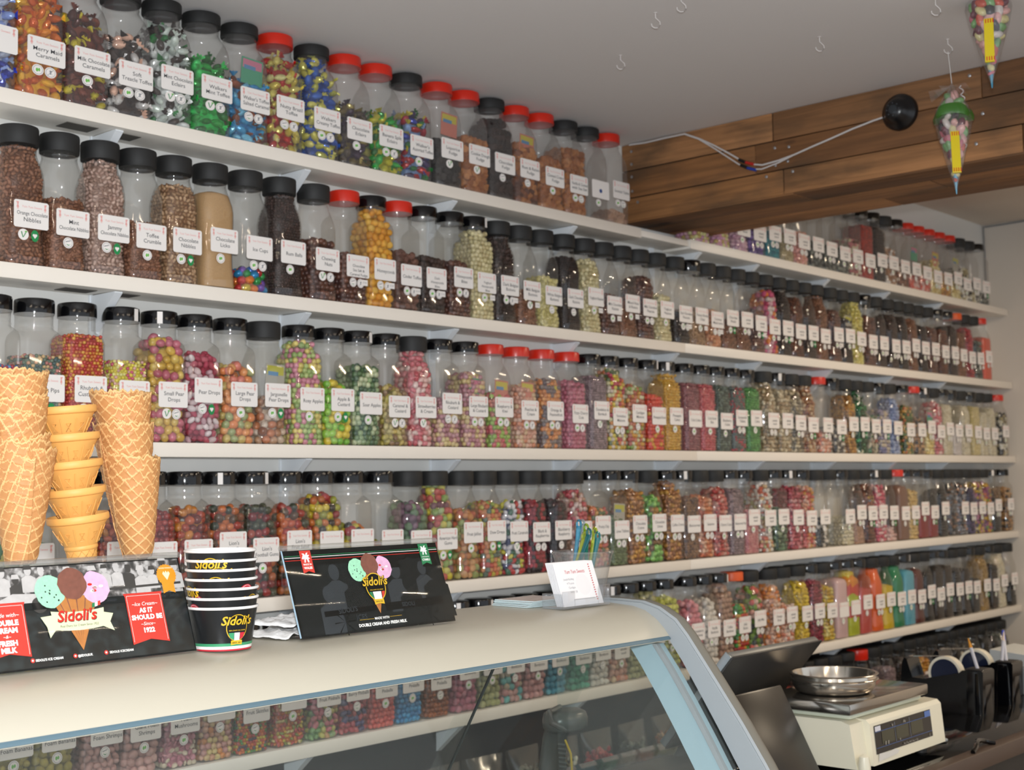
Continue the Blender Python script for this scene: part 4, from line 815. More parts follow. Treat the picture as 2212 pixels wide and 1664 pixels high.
def sticker_mesh(t):
    m = MB(); m.disc(0, 0, .0085, 0, 0, 20)
    if t == 'leaf':
        m.disc(0, 0, .0070, -.0001, 3, 20).disc(0, 0, .0064, -.0002, 0, 20)
        m.disc(-.0014, -.0003, .0018, -.0003, 1, 10, .0030).disc(.0018, .0004, .0015, -.0003, 1, 10, .0027)
    elif t == 'heart':
        m = MB(); m.disc(0, 0, .0062, 0, 2, 20, .0090); m.disc(-.0017, .0010, .0020, -.0002, 0, 10).disc(.0017, .0010, .0020, -.0002, 0, 10).poly([(-.0034, .0002), (0, -.0042), (.0034, .0002)], -.0003, 0)
    elif t == 'cross':
        m.disc(0, 0, .0070, -.0001, 3, 20).disc(0, 0, .0064, -.0002, 0, 20)
        for s_ in (1, -1): m.poly([(-.0040, -.0040*s_-.0004), (-.0036, -.0040*s_-.0008), (.0040, .0040*s_), (.0036, .0040*s_+.0008)], -.0003, 3)
        m.poly([(-.0008, -.003), (.0008, -.003), (.0016, .0032), (-.0016, .0032)], -.00035, 3)
    elif t == 'vee':
        m.poly([(-.0040, .0040), (-.0024, .0044), (-.0002, -.0040), (-.0012, -.0046)], -.0003, 2).poly([(-.0008, -.0042), (.0034, .0040), (.0044, .0030), (.0002, -.0044)], -.0003, 2).disc(.0040, .0046, .0022, -.0004, 1, 8, .0012)
    elif t == 'swoosh':
        m.disc(0, 0, .0070, -.0001, 3, 20).disc(0, 0, .0064, -.0002, 0, 20); m.poly([(-.004, -.002), (0, -.0045), (.0045, -.002), (.001, -.0030)], -.0003, 2).poly([(-.0045, .0005), (.004, .003), (.0035, .0042), (-.0045, .002)], -.0003, 3)
    elif t == 'price':
        m = MB(); m.prism([(-.0095, -.007), (.0095, -.007), (.0095, .007), (-.0095, .007)], -.0001, .0002, 0); m.text('£2.50', 0, -.002, .0062, -.0003, 3, maxw=.013)
    return m.mesh('sticker' if t != 'price' else 'price_tag', [PAPER, GRN, GRN2, GREY_], 0)
ST = {t: sticker_mesh(t) for t in ('leaf', 'heart', 'cross', 'vee', 'swoosh', 'price')}
SEAL = MB().box((-.0055, -.0005, -.0125), (.0055, .0004, .0125)).mesh('seal_strip', PAPER, 0)
LZ = dict(A=.095, A2=.082, B=.097, C=.105, D=.112, E=.111, F=.11)
LW = {'r': 'red lidded', 'o': 'orange lidded', 'k': 'black lidded', 'K': 'black capped'}
JARPOS = []
CARDM = []
for c1_, c2_ in (('c87868', 'c8b840'), ('4a9a78', 'c87890'), ('a8a498', 'b8b440')):
    CARDM.append(MB().box((-.026, 0, -.030), (.026, .0005, .030), 0).box((-.023, -.0003, .006), (.023, 0, .026), 1).box((-.020, -.0005, .004), (.008, -.0003, .013), 2).mesh('leaflet_inside', [mat('lf_'+c1_, c1_, .5), mat('lf_'+c2_, c2_, .5), mat('lf_blue', '5888b0', .5)], 0))
CARDS = {('A', 6): 1, ('A', 12): 0, ('C', 7): 2, ('C', 14): 1, ('C', 15): 0, ('C', 16): 0, ('C', 17): 0, ('D', 20): 2, ('A', 15): 0, ('A2', 15): 1, ('A2', 17): 0, ('A2', 19): 2, ('B', 36): 2, ('C', 42): 1, ('D', 37): 0, ('C', 35): 2}
def jar(row, idx, x, rec):
    kind, lc, shape, pal, fill, text, desc = rec
    zr = ZS['A' if row == 'A2' else row]; y = 2.446 if row in ('A', 'A2') else 2.442
    what = f'{LW[lc]} jar of {desc}' if shape else f'{LW[lc]} empty jar with {desc}'
    o = empty('sweet_jar', (x, y, Z+zr+.0004), 0, f'{what}, {SN[row]}', 'jar of sweets', 'sweet jars on the '+SN[row])
    sx = 1.135 if row in ('A', 'A2') else 1.0
    if kind == 'm': sx *= 1.012
    o.scale = (sx, min(sx, 1.12), 1.0)
    bm_n = FROST if (kind == 'q' or row in ('A', 'A2')) else PLASTIC
    link('jar_body', BODY[kind, bm_n.name], o); l = link('lid', LIDS[kind, lc], o)
    hsh = (idx*37+ord(row[0])*11) % 97
    if shape:
        me = fillmesh(kind, shape, fill)
        s = link('sweets', me, o); s['kind'] = 'stuff'
        if len(me.materials) == 0: me.materials.append(None)
        s.material_slots[0].link = 'OBJECT'; s.material_slots[0].material = candy(pal)
        s.rotation_euler = (0, 0, PI/2*(hsh % 4))
    if text != '-' and not (text == '' and not shape):
        if text not in LM: LM[text] = label_mesh(text)
        lz = LZ[row]-(.010 if row == 'E' and idx < 21 else 0)+((hsh*13) % 11-5)*.0016
        fy = -hw(kind, lz)[0]
        fy = -max(hw(kind, lz+d)[0] for d in (-.027, 0, .027))-.0010
        link('paper_label', LM[text], o, (.006, fy, lz))
        if row not in ('E',) or idx > 20:
            t1 = ('leaf', 'leaf', 'vee', 'leaf', 'swoosh')[hsh % 5]; t2 = ('cross', None, 'swoosh', None, 'cross', 'heart', None)[(hsh+idx) % 7]
            sz_ = lz-.0400
            xo = -.010 if t2 else -.004
            link('sticker', ST[t1], o, (xo, fy, sz_)).scale = (1.28, 1, 1.28)
            if t2: link('sticker', ST[t2], o, (xo+.0235, fy, sz_-.0005)).scale = (1.28, 1, 1.28)
            if row == 'B' and 9 <= idx and hsh % 3 != 1: link('price_tag', ST['price'], o, (.026, fy-.0008, sz_+.002))
        else: link('sticker', ST['swoosh' if hsh % 2 else 'leaf'], o, (.002, fy, lz-.0400)).scale = (1.28, 1, 1.28)
    if lc == 'k' and kind == 'g' and hsh % 4 == 0 and row in ('B', 'C', 'D', 'E'):
        a = -PI/2+(-.55 if hsh % 8 else .35); s = link('seal_strip', SEAL, l, (.0386*math.cos(a), .0386*math.sin(a), .261)); s.rotation_euler = (0, 0, a+PI/2)
    if (row, idx) in CARDS:
        c_ = link('leaflet_inside', CARDM[CARDS[row, idx]], o, (.004, -.036, .150 if row != 'A' else .165)); c_.rotation_euler = (0, .06, 0)
    JARPOS.append((row, x, desc)); return o
for row, L_ in JARS.items():
    for i, rec in enumerate(L_): jar(row, i, rec[0], rec[1:])
used = set()
for o, k, x in brackets:                               # each bracket is told by the jar that stands over it
    above = min((j for j in JARPOS if j[0][0] == k), key=lambda j: abs(j[1]-x))
    d = ' '.join(above[2].split(',')[0].split()[:6])
    tag(o, f'white steel bracket under the {SN[above[0]].split(" past")[0]}, below {d}', 'shelf bracket', 'white shelf brackets')

# ---------------------------------------------------------------- signs on the counter
ZC = Z-.209
TH = math.atan2(.044, .122)
BLKP = mat('poster_black', '0e1010', .45, spec=.2); REDP = mat('banner_red', 'c8382c', .45); GREENP = mat('banner_green', '1e7a4c', .45); CREAMP = mat('ribbon_cream', 'd8dcb4', .5); GOLD = mat('logo_gold', 'd8b028', .4)
WAFP = mat('printed_cone', 'b4743a', .5, noise=.25, nscale=160); MINT = mat('printed_mint', '9cd8b4', .5, noise=.15, nscale=300); BRS = mat('printed_brown', '7a4a3c', .5, noise=.3, nscale=220); PKS = mat('printed_pink', 'dcaccc', .5, noise=.25, nscale=160)
DOTK = mat('print_dark', '242424', .6); ORG = mat('medal_orange', 'e09020', .45); BANR = mat('script_red', 'c82418', .45); DKG = mat('poster_dark_grey', '1a1d1d', .5, spec=.2); MIDG = mat('poster_mid_grey', '33373a', .5, spec=.2)
def photo(name, a, b_, c_, sc_):
    m = bpy.data.materials.new(name); m.use_nodes = True; nt = m.node_tree; N = nt.nodes; b = N['Principled BSDF']; tc = N.new('ShaderNodeTexCoord'); nz = N.new('ShaderNodeTexNoise'); nz.inputs['Scale'].default_value = sc_; nz.inputs['Detail'].default_value = 5
    cr = N.new('ShaderNodeValToRGB'); E = cr.color_ramp.elements; E[0].position = .38; E[0].color = lin(a); E[1].position = .62; E[1].color = lin(c_); e = E.new(.5); e.color = lin(b_)
    nt.links.new(tc.outputs['Object'], nz.inputs['Vector']); nt.links.new(nz.outputs['Fac'], cr.inputs[0]); nt.links.new(cr.outputs[0], b.inputs['Base Color']); b.inputs['Roughness'].default_value = .35; return m
PH = photo('old_photo_print', '343434', '6c6866', 'b4b0ae', 90); CH = photo('chalkboard_print', '0a0d0d', '12181a', '20282a', 60); PHS = mat('photo_light', 'b8b4b2', .4, noise=.2, nscale=120); PHD = mat('photo_dark', '3a3836', .4)
PM = [BLKP, WHITE if 0 else INKW, REDP, GREENP, CREAMP, GOLD, WAFP, MINT, BRS, PKS, DOTK, ORG, BANR, DKG, PH, CH, PHS, PHD, MIDG]
(K_, W_, R_, G_, CR_, GO_, WA_, MI_, BR_, PK_, DT_, OR_, SR_, DK_, PH_, CH_, PL_, PD_, MG_) = range(19)
def scoops(m, u, v, s, y):
    rs_ = random.Random(3)
    for du, dv, mi in ((-.0275, -.004, MI_), (.0275, -.003, PK_), (0, .003, BR_)):
        pts = [(u+s*(du+.0175*(1+rs_.uniform(-.05, .05))*math.cos(2*PI*j/22)), v+s*(dv+.0185*(1+rs_.uniform(-.06, .05))*math.sin(2*PI*j/22))) for j in range(22)]
        m.poly(pts, y-(.0003 if mi == BR_ else 0), mi)
        if mi == MI_:
            for _ in range(12):
                a = rs_.uniform(0, 6.28); r = rs_.uniform(0, .014); m.disc(u+s*(du+r*math.cos(a)), v+s*(dv+r*math.sin(a)), s*.0010, y-.0001, DT_, 6)
        if mi == PK_:
            for _ in range(6):
                a = rs_.uniform(0, 6.28); r = rs_.uniform(0, .012); m.disc(u+s*(du+r*math.cos(a)), v+s*(dv+r*math.sin(a)), s*.0030, y-.0001, SR_ if _ % 2 else W_, 8, s*.0016)
def dragon(m, u, v, s, y, mi):                          # small heraldic beast in silhouette
    P = [(-.5, .1), (-.35, .35), (-.5, .5), (-.2, .5), (-.05, .3), (.1, .55), (.35, .6), (.2, .35), (.5, .3), (.3, .1), (.55, -.1), (.3, -.1), (.35, -.5), (.15, -.5), (.1, -.15), (-.1, -.15), (-.15, -.5), (-.35, -.5), (-.25, -.05), (-.45, -.15), (-.6, -.05)]
    c0 = (0, .1)
    for a, b_ in zip(P, P[1:]+P[:1]): m.poly([(u+s*c0[0], v+s*c0[1]), (u+s*a[0], v+s*a[1]), (u+s*b_[0], v+s*b_[1])], y, mi)
def figure(m, u, v, s, y, mi, hat=None):
    m.disc(u, v+s*.34, s*.11, y, mi, 12, s*.14); m.poly([(u-s*.24, v-s*.3), (u+s*.24, v-s*.3), (u+s*.22, v+s*.12), (u+s*.08, v+s*.2), (u-s*.08, v+s*.2), (u-s*.22, v+s*.12)], y, mi)
    if hat is not None: m.poly([(u-s*.14, v+s*.38), (u+s*.14, v+s*.38), (u+s*.10, v+s*.52), (u-s*.10, v+s*.52)], y-.0001, hat)
def sign_stand(x0, y0, W, H, label, grp, poster):
    t = tag(empty('sign_holder', (x0, y0, ZC+.0018)), label, 'sign', grp)
    ac = MB(); ac.box((-.0015, -.0035, .0), (W+.0015, -.0010, H+.003), 0, .0008); ac.box((-.0015, .0012, .0), (W+.0015, .0034, H+.003), 0, .0008)
    a = ac.build('acrylic_panel', ACRYL, t); a.rotation_euler = (-TH, 0, 0)
    r = MB().tube([(-.002, 0, H+.004), (W+.002, 0, H+.004)], .0042, 10).build('top_rail', clear('thick_acrylic', (.80, .80, .78), .10, (.85, .82, .78), .08, 1.5), t); r.rotation_euler = (-TH, 0, 0)
    b_ = MB().box((-.0012, -.0008, .002), (.0003, .0010, H+.001)).build('side_edge', mat('acrylic_edge_blue', 'a4c0d4', .3), t); b_.rotation_euler = (-TH, 0, 0)
    MB().box((0, -.004, 0), (W, .075, .0028), 0, .001).build('foot', ACRYL, t)
    m = MB(); m.box((0, -.0008, .001), (W, .0010, H), K_); poster(m, -.00095)
    p_ = m.build('poster', PM, t, smooth=0); p_.rotation_euler = (-TH, 0, 0)
    return t
def poster2(m, y):
    rs_ = random.Random(11)
    m.poly([(.004, .004), (.301, .004), (.301, .105), (.004, .105)], y+.00005, DK_)
    for i, (u, v, s) in enumerate([(.045, .055, .10), (.085, .062, .09), (.118, .050, .10), (.205, .055, .10), (.238, .070, .08), (.262, .062, .08), (.283, .045, .12), (.065, .030, .09), (.225, .034, .10)]):
        figure(m, u, v, s, y-.00002*i, MG_ if i % 2 else DK_, K_ if i % 3 == 0 else None)
    m.poly([(.05, .028), (.15, .030), (.15, .038), (.05, .036)], y-.0003, K_).poly([(.17, .028), (.29, .030), (.29, .042), (.17, .040)], y-.0003, K_)
    for u in (.085, .255):
        for k in range(8): m.poly([(u, .018), (u+.020*math.cos(k*PI/4), .018+.020*math.sin(k*PI/4)), (u+.020*math.cos(k*PI/4+.09), .018+.020*math.sin(k*PI/4+.09))], y-.0004, K_)
    m.text("SIDOLI'S", .095, .0315, .010, y-.0005, MG_, .02, ang=.05).text('ICES', .118, .019, .011, y-.0005, MG_, .02).text('SIDOLI', .215, .032, .009, y-.0005, MG_, .02)
    for v, mi in ((.1200, G_), (.1175, W_), (.1135, SR_)): m.poly([(.001, v-.0004), (.304, v-.0004), (.304, v+.0004), (.001, v+.0004)], y-.0005, mi)
    for u0, mi, a, b_ in ((.0295, R_, 'MADE IN', 'WALES'), (.2655, G_, 'MADE IN', 'CYMRU')):
        if a and u0 > .2: a, b_ = 'GWNEUTHURWYD', 'CYMRU'
        m.poly([(u0, .1275), (u0+.0205, .1275), (u0+.0205, .0935), (u0+.01025, .0970), (u0, .0935)], y-.0006, mi)
        dragon(m, u0+.0103, .1165, .0135, y-.0008, W_); m.text(a, u0+.0103, .1055, .0038, y-.0008, W_, .02, maxw=.016).text(b_, u0+.0103, .1000, .0048, y-.0008, W_, .04, maxw=.017)
    m.poly([(.1325, .086), (.1800, .086), (.1555, .0250)], y-.0006, WA_)
    for k in range(5): m.poly([(.138+k*.009, .086), (.1392+k*.009, .086), (.1562, .030)], y-.0007, BR_)
    scoops(m, .1560, .0975, .95, y-.0010)
    # round badge
    m.disc(.1575, .0655, .0195, y-.0016, GO_, 30, .0215).disc(.1575, .0655, .0180, y-.0017, K_, 30, .0200)
    m.poly([(.1420, .058), (.1475, .058), (.1495, .0475), (.1450, .0510)], y-.0018, G_).poly([(.1490, .058), (.1655, .058), (.1645, .0460), (.1500, .0460)], y-.0018, W_).poly([(.1670, .058), (.1730, .058), (.1700, .0510), (.1655, .0475)], y-.0018, R_)
    m.poly([(.1480, .0465), (.1670, .0465), (.1670, .0385), (.1575, .0400), (.1480, .0385)], y-.0019, GO_); m.text('SINCE 1922', .1575, .0418, .0028, y-.0020, DT_, .02)
    m.text('REAL DAIRY ICE CREAM', .1575, .0600, .0024, y-.0020, GO_, .01, maxw=.030)
    m.text("Sidoli's", .1582, .0672, .0190, y-.0019, K_, .05, .25, maxw=.052).text("Sidoli's", .1576, .0678, .0186, y-.0021, GO_, .02, .25, maxw=.0505)
    m.text('MADE WITH', .1560, .0165, .0052, y-.0006, W_, .02).poly([(.112, .0180), (.140, .0180), (.140, .0184), (.112, .0184)], y-.0006, GO_).poly([(.172, .0186), (.196, .0186), (.196, .0190), (.172, .0190)], y-.0006, GO_)
    m.text('DOUBLE CREAM AND FRESH MILK', .1560, .0080, .0062, y-.0006, W_, .04, maxw=.100)
sign_stand(1.219, 1.483, .306, .1285, 'black ice cream sign with a cone badge and red and green ribbons in acrylic holder', 'acrylic ice cream signs', poster2)
def poster1(m, y):
    rs_ = random.Random(5)
    m.poly([(.002, .080), (.298, .080), (.298, .126), (.002, .126)], y, PH_)
    m.poly([(.002, .003), (.298, .003), (.298, .080), (.002, .080)], y, CH_)
    for i in range(17):
        u = .015+i*.0172; figure(m, u, .100+rs_.uniform(-.003, .008), .040+rs_.uniform(-.006, .006), y-.0002-.00001*i, PL_ if i % 3 else PD_, (PL_ if i % 2 else PD_))
    m.poly([(.035, .074), (.100, .074), (.096, .092), (.060, .094), (.040, .086)], y-.0005, PL_).disc(.092, .078, .010, y-.0006, PD_)
    m.poly([(.190, .090), (.296, .092), (.296, .095), (.190, .093)], y-.0005, PD_)
    m.poly([(.002, .0725), (.298, .0725), (.298, .0815), (.002, .0815)], y-.0006, DK_)
    for u in (.060, .190, .262, .282): m.text('Sidolis', u, .0755, .0055, y-.0007, MG_, .01, .25)
    for u0, L_ in ((.2090, (('~Ice Cream~', .0665, .0070, .25), ('AS IT', .0575, .0085, 0), ('SHOULD BE', .0485, .0085, 0), ('~Since~', .0405, .0065, .25), ('1922', .0315, .0085, 0))),
                   (.0180, (('~Made with~', .0665, .0070, .25), ('DOUBLE', .0565, .0088, 0), ('CREAM', .0475, .0088, 0), ('~&~', .0410, .0055, .25), ('FRESH', .0320, .0088, 0), ('MILK', .0235, .0088, 0)))):
        bt = .017 if u0 > .1 else .0165
        m.poly([(u0-.002, .0835), (u0+.0555, .0835), (u0+.0535, .0790), (u0, .0790)], y-.0007, SR_)
        m.poly([(u0, .0825), (u0+.0535, .0825), (u0+.0535, bt), (u0+.0267, bt+.0055), (u0, bt)], y-.0008, R_)
        for a, b_ in (((u0+.0020, .0800), (u0+.0023, bt+.003)), ((u0+.0512, .0800), (u0+.0515, bt+.003))): m.poly([a, (a[0]+.0004, a[1]), (b_[0]+.0001, b_[1]), (b_[0]-.0003, b_[1])], y-.0009, W_)
        m.poly([(u0+.002, .0798), (u0+.0515, .0798), (u0+.0515, .0802), (u0+.002, .0802)], y-.0009, W_)
        for t, v, s, sh in L_: m.text(t, u0+.0267, v, s, y-.0010, W_, 0 if sh else .05, sh, maxw=.045)
    m.poly([(.1070, .0860), (.1720, .0860), (.1395, .0175)], y-.0008, WA_)
    for k in range(4): m.poly([(.115+k*.013, .086), (.1165+k*.013, .086), (.1397, .024)], y-.0009, BR_)
    scoops(m, .1390, .0985, 1.12, y-.0012)
    m.poly([(.0900, .0625), (.1090, .0640), (.1075, .0455), (.0985, .0360), (.0965, .0500)], y-.0016, CR_).poly([(.1880, .0600), (.1690, .0640), (.1700, .0455), (.1860, .0380), (.1820, .0500)], y-.0016, CR_)
    m.poly([(.1040, .0685), (.1200, .0665), (.1400, .0658), (.1600, .0665), (.1760, .0685), (.1730, .0450), (.1580, .0432), (.1400, .0426), (.1220, .0432), (.1070, .0450)], y-.0018, CR_)
    m.text("Sidoli's", .1384, .0542, .0195, y-.0020, DT_, .03, .25, maxw=.056).text("Sidoli's", .1380, .0548, .0193, y-.0022, SR_, .028, .25, maxw=.0555)
    m.text('Real Dairy Ice Cream Since 1922', .1395, .0475, .0042, y-.0020, DT_, 0, .2, maxw=.052)
    m.poly([(.1610, .0745), (.1650, .0755), (.1640, .0700), (.1600, .0690)], y-.0023, G_).poly([(.1650, .0755), (.1690, .0765), (.1680, .0710), (.1640, .0700)], y-.0023, W_).poly([(.1690, .0765), (.1730, .0775), (.1720, .0720), (.1680, .0710)], y-.0023, R_)
    for u, t in ((.0715, "SIDOLI'S ICE CREAM"), (.1270, '@SIDOLISUK'), (.1690, 'SIDOLIS ICECREAM')):
        m.disc(u, .0115, .0028, y-.0009, R_, 16).disc(u, .0115, .0012, y-.0010, W_, 8); ww = {'S': .036, '@': .020}[t[0]]; m.text(t, u+.0035+ww/2, .0098, .0040, y-.0009, W_, .03, maxw=ww)
    n_ = 48
    m.poly([(.2760-.009, .100), (.2760+.009, .100), (.2760+.009, .080), (.2760, .0835), (.2760-.009, .080)], y-.0011, OR_)
    m.poly([(.2760+(.0150 if j % 2 else .0138)*math.cos(2*PI*j/n_), .1045+(.0150 if j % 2 else .0138)*math.sin(2*PI*j/n_)) for j in range(n_)], y-.0012, OR_)
    for a in (-.35, 0, .35):
        c0, s0 = math.cos(a+PI/2), math.sin(a+PI/2); m.poly([(.276, .0975), (.276+.0105*c0-.0022, .1005+.0095*s0-.003), (.276+.0105*c0, .1005+.0110*s0-.001), (.276+.0105*c0+.0022, .1005+.0095*s0-.003)], y-.0013-.0001*a, CR_)
    m.text('AWARD WINNING', .276, .1130, .0030, y-.0014, CR_, .02, maxw=.020)
s1 = sign_stand(.756, 1.498, .300, .1275, 'black ice cream sign with red banners and old photo below the wafer cones', 'acrylic ice cream signs', poster1)
tray = MB().box((-.001, .040, .1205), (.301, .125, .1232), 0, .0008).box((-.001, .122, 0), (.301, .125, .1205)).build('cone_tray', ACRYL, s1)

# ---------------------------------------------------------------- cones
TZ = ZC+.1235
def waffle_mesh(seed, Lh=.136, r0=.0155, r1=.0375, nu=230, nv=110, jag=.0032, slant=.006):
    rs_ = random.Random(seed); V = []; F = []; Mi = []
    jg = [rs_.uniform(-1, 1) for _ in range(nu+1)]
    jg = [(jg[i]+jg[(i+1) % nu]+jg[i-1])/3 for i in range(nu+1)]
    turn = 2*PI*1.32
    def ridge(a, z):
        rho = (r0+(r1-r0)*z/Lh)/.16; ph = (a-turn/2)*.16; X, Y = rho*math.cos(ph), rho*math.sin(ph)
        def tri(x): x = x % 1; return max(0, 1-abs(x-.5)/.10)
        return max(tri((X+Y)/.0165), tri((X-Y)/.0165))
    for i in range(nu+1):
        a = turn*i/nu
        for j in range(nv+1):
            t = j/nv; top = Lh+jag*jg[i]*1.6+slant*math.cos(a-2.3)-.012*max(0, (i/nu-.80)/.2)
            z = t*top; r = r0+(r1-r0)*(z/Lh)**.85*(1+.02*math.sin(3*a+seed)); r += .0022*(i/nu)*1.5
            rd = ridge(a, z); r += .0011*rd
            V.append((r*math.cos(a), r*math.sin(a), z))
    for i in range(nu):
        for j in range(nv):
            k = i*(nv+1)+j; F.append((k, k+nv+1, k+nv+2, k+1)); a = turn*(i+.5)/nu; Mi.append(1 if ridge(a, (j+.5)/nv*Lh) > .35 or j >= nv-2 else 0)
    me = bpy.data.meshes.new('waffle_cone'); me.from_pydata(V, [], F); me.materials.append(mat('waffle_brown', 'bd8550', .6, noise=.12, nscale=60)); me.materials.append(mat('waffle_ridge', 'dcae74', .6, noise=.1, nscale=80))
    me.polygons.foreach_set('material_index', Mi); me.polygons.foreach_set('use_smooth', [True]*len(F)); me.update(); return me
def waffle(me, x, y, z, rz, tiltx, tilty, label, grp):
    o = link('waffle_cone', me, None, (x, y, z)); o.rotation_euler = (Matrix.Rotation(tilty, 3, 'Y') @ Matrix.Rotation(tiltx, 3, 'X') @ Matrix.Rotation(rz, 3, 'Z')).to_euler(); md = o.modifiers.new('thick', 'SOLIDIFY'); md.thickness = .0016; md.offset = -1
    return tag(o, label, 'ice cream cone', grp)
wm = [waffle_mesh(s) for s in (1, 5, 9)]
ordn = ['lowest', 'second from the bottom', 'middle', 'second from the top', 'topmost']
nR = 3
for i, (dx, dz, rz, me, ty) in enumerate([(0, 0, .5, 0, -.11), (-.009, .040, 1.25, 1, -.12), (-.013, .083, -.35, 2, -.13)]):
    waffle(wm[me], 1.018+dx, 1.575, TZ+dz, rz, .02, ty, f"{['lowest', 'middle', 'topmost'][i]} waffle cone of the stack beside the paper tubs", 'waffle cones by the tubs')
for i, (dx, dz, rz, me, ty) in enumerate([(0, 0, 2.6, 1, .0), (-.004, .018, 3.6, 0, -.03), (-.007, .044, 1.8, 2, -.05), (-.008, .073, 4.6, 1, -.03), (-.010, .103, 5.4, 0, -.02)]):
    waffle(wm[me], .852+dx, 1.575, TZ+dz, rz, .01, ty, f"{ordn[i]} waffle cone of the stack at the sign's far end", 'waffle cones at the far end')
WAF = mat('wafer_orange', 'dfa458', .55, noise=.08, nscale=50)
cup = MB()
cup.lathe([(.0165, .0), (.0178, .0004), (.0192, .014), (.0205, .0150), (.0212, .0175), (.0205, .0200), (.0215, .0215), (.0300, .0400), (.0345, .0470), (.0352, .0485), (.0348, .0490), (.0378, .0500), (.0388, .0515), (.0390, .0572), (.0380, .0592), (.0362, .0585), (.0330, .0490), (.0200, .0220), (.0001, .0215)], 56, 0, True, False)
for k in range(10):
    a = 2*PI*k/10+.2; c_, s_ = math.cos(a), math.sin(a)
    cup.tube([(c_*.0222, s_*.0222, .0225), (c_*.0268, s_*.0268, .0315), (c_*.0325, s_*.0325, .0430)], .0007, 5)
    a2 = a+.314; P = []
    for (da, z, r) in ((-.12, .027, .0252), (.12, .027, .0252), (-.10, .037, .0297), (.10, .037, .0297), (-.12, .027, .0252)): P.append((r*math.cos(a2+da), r*math.sin(a2+da), z))
    cup.tube(P, .0005, 4)
for k in range(12):
    a = 2*PI*k/12; b_ = a+2*PI/24; cup.tube([(.0178*math.cos(a), .0178*math.sin(a), .001), (.0187*math.cos(b_), .0187*math.sin(b_), .007), (.0193*math.cos(a), .0193*math.sin(a), .0135)], .0005, 4); cup.tube([(.0178*math.cos(a), .0178*math.sin(a), .001), (.0187*math.cos(a-2*PI/24), .0187*math.sin(a-2*PI/24), .007), (.0193*math.cos(a), .0193*math.sin(a), .0135)], .0005, 4)
cupm = cup.mesh('wafer_cup', WAF, 45)
cx_ = [0, -.0055, -.0110, -.0160, -.0215]
for i in range(5):
    o = link('wafer_cup', cupm, None, (.936+cx_[i], 1.575, TZ+.0345*i)); o.rotation_euler = (Matrix.Rotation(-.13+.01*i, 3, 'Y') @ Matrix.Rotation(i*1.1, 3, 'Z')).to_euler()
    tag(o, f"{ordn[i]} orange wafer cup cone in the stack between the waffle cones", 'ice cream cone', 'wafer cup cones')

# ---------------------------------------------------------------- paper tubs
TBK = mat('tub_black', '121416', .3, noise=.05, nscale=200); TWH = mat('tub_white', 'eeecea', .4); TGR = mat('tub_green', '3c9468', .4); TRD = mat('tub_red', 'c02838', .4)
def rad(z): return .0378+(.0460-.0378)*z/.056
tb = MB()
for z0, z1, mi in ((0, .0022, 3), (.0022, .0060, 1), (.0060, .0098, 2), (.0098, .0545, 0)): tb.lathe([(rad(z0), z0), (rad(z1), z1)], 64, mi, False, False)
tb.lathe([(.0001, .0535), (.0001, .004), (rad(.004)-.001, .004), (rad(.0545)-.001, .0545)], 48, 1, False, False)
def wrap(mb_, R0=None):
    mb_.v = [((rad(z)+(-y))*math.sin(x/.043), -(rad(z)+(-y))*math.cos(x/.043), z) for x, y, z in mb_.v]; return mb_
lg = MB()
lg.disc(0, .0300, .0155, -.0003, 5, 30, .0175).disc(0, .0300, .0143, -.0005, 0, 30, .0163)
lg.poly([(-.012, .0235), (-.0045, .0235), (-.0045, .0140), (-.010, .0170)], -.0007, 2).poly([(-.004, .0235), (.004, .0235), (.004, .0135), (-.004, .0135)], -.0007, 1).poly([(.0045, .0235), (.012, .0235), (.010, .0170), (.0045, .0140)], -.0007, 3)
lg.poly([(-.0085, .0135), (.0085, .0135), (.0085, .0075), (0, .0085), (-.0085, .0075)], -.0008, 5).text('SINCE 1922', 0, .0095, .0028, -.0009, 0, .02, maxw=.013)
lg.text('REAL DAIRY ICE CREAM', 0, .0258, .0022, -.0009, 5, .01, maxw=.026)
lg.text("Sidoli's", 0, .0340, .0160, -.0010, 5, .022, .25, maxw=.044)
lg2 = MB(); lg2.disc(0, .036, .013, -.0003, 3, 24).disc(0, .036, .0117, -.0004, 1, 24).disc(0, .036, .0112, -.0005, 3, 24)
tb_me = tb.mesh('tub_body', [TBK, TWH, TGR, TRD, TBK, GOLD], 40); logo_me = wrap(lg).mesh('printed_logo', [TBK, TWH, TGR, TRD, TBK, GOLD], 0); red_me = wrap(lg2).mesh('printed_roundel', [TBK, TWH, TGR, TRD, TBK, GOLD], 0)
rim = MB().rings([[((.0463+.0016*math.cos(b_))*math.cos(a), (.0463+.0016*math.cos(b_))*math.sin(a), .0555+.0019*math.sin(b_)) for b_ in [2*PI*k/10 for k in range(10)]] for a in [2*PI*i/64 for i in range(65)]], 0, False, False).mesh('rolled_rim', TWH, 60)
PLC = ['lowest and fully seen', 'second from the bottom', 'third from the bottom', 'middle', 'third from the top', 'second from the top', 'topmost']
for i in range(7):
    t = tag(empty('paper_tub', (1.1035+.0007*(i % 3)-.0006*i, 1.507, ZC+.0005+.0124*i)), f'black paper ice cream tub with white rim, {PLC[i]} of the stack', 'paper tub', 'stacked paper tubs')
    t.rotation_euler = (0, 0, 0)
    link('tub_body', tb_me, t); link('rolled_rim', rim, t)
    l = link('printed_logo', logo_me, t); l.rotation_euler = (0, 0, (-.16, 2.5, .42, -1.85, -.80, -.72, -.93)[i])
    r = link('printed_roundel', red_me, t); r.rotation_euler = (0, 0, (2.5, -1.6, -1.5, .20, 2.5, 2.5, 2.5)[i])

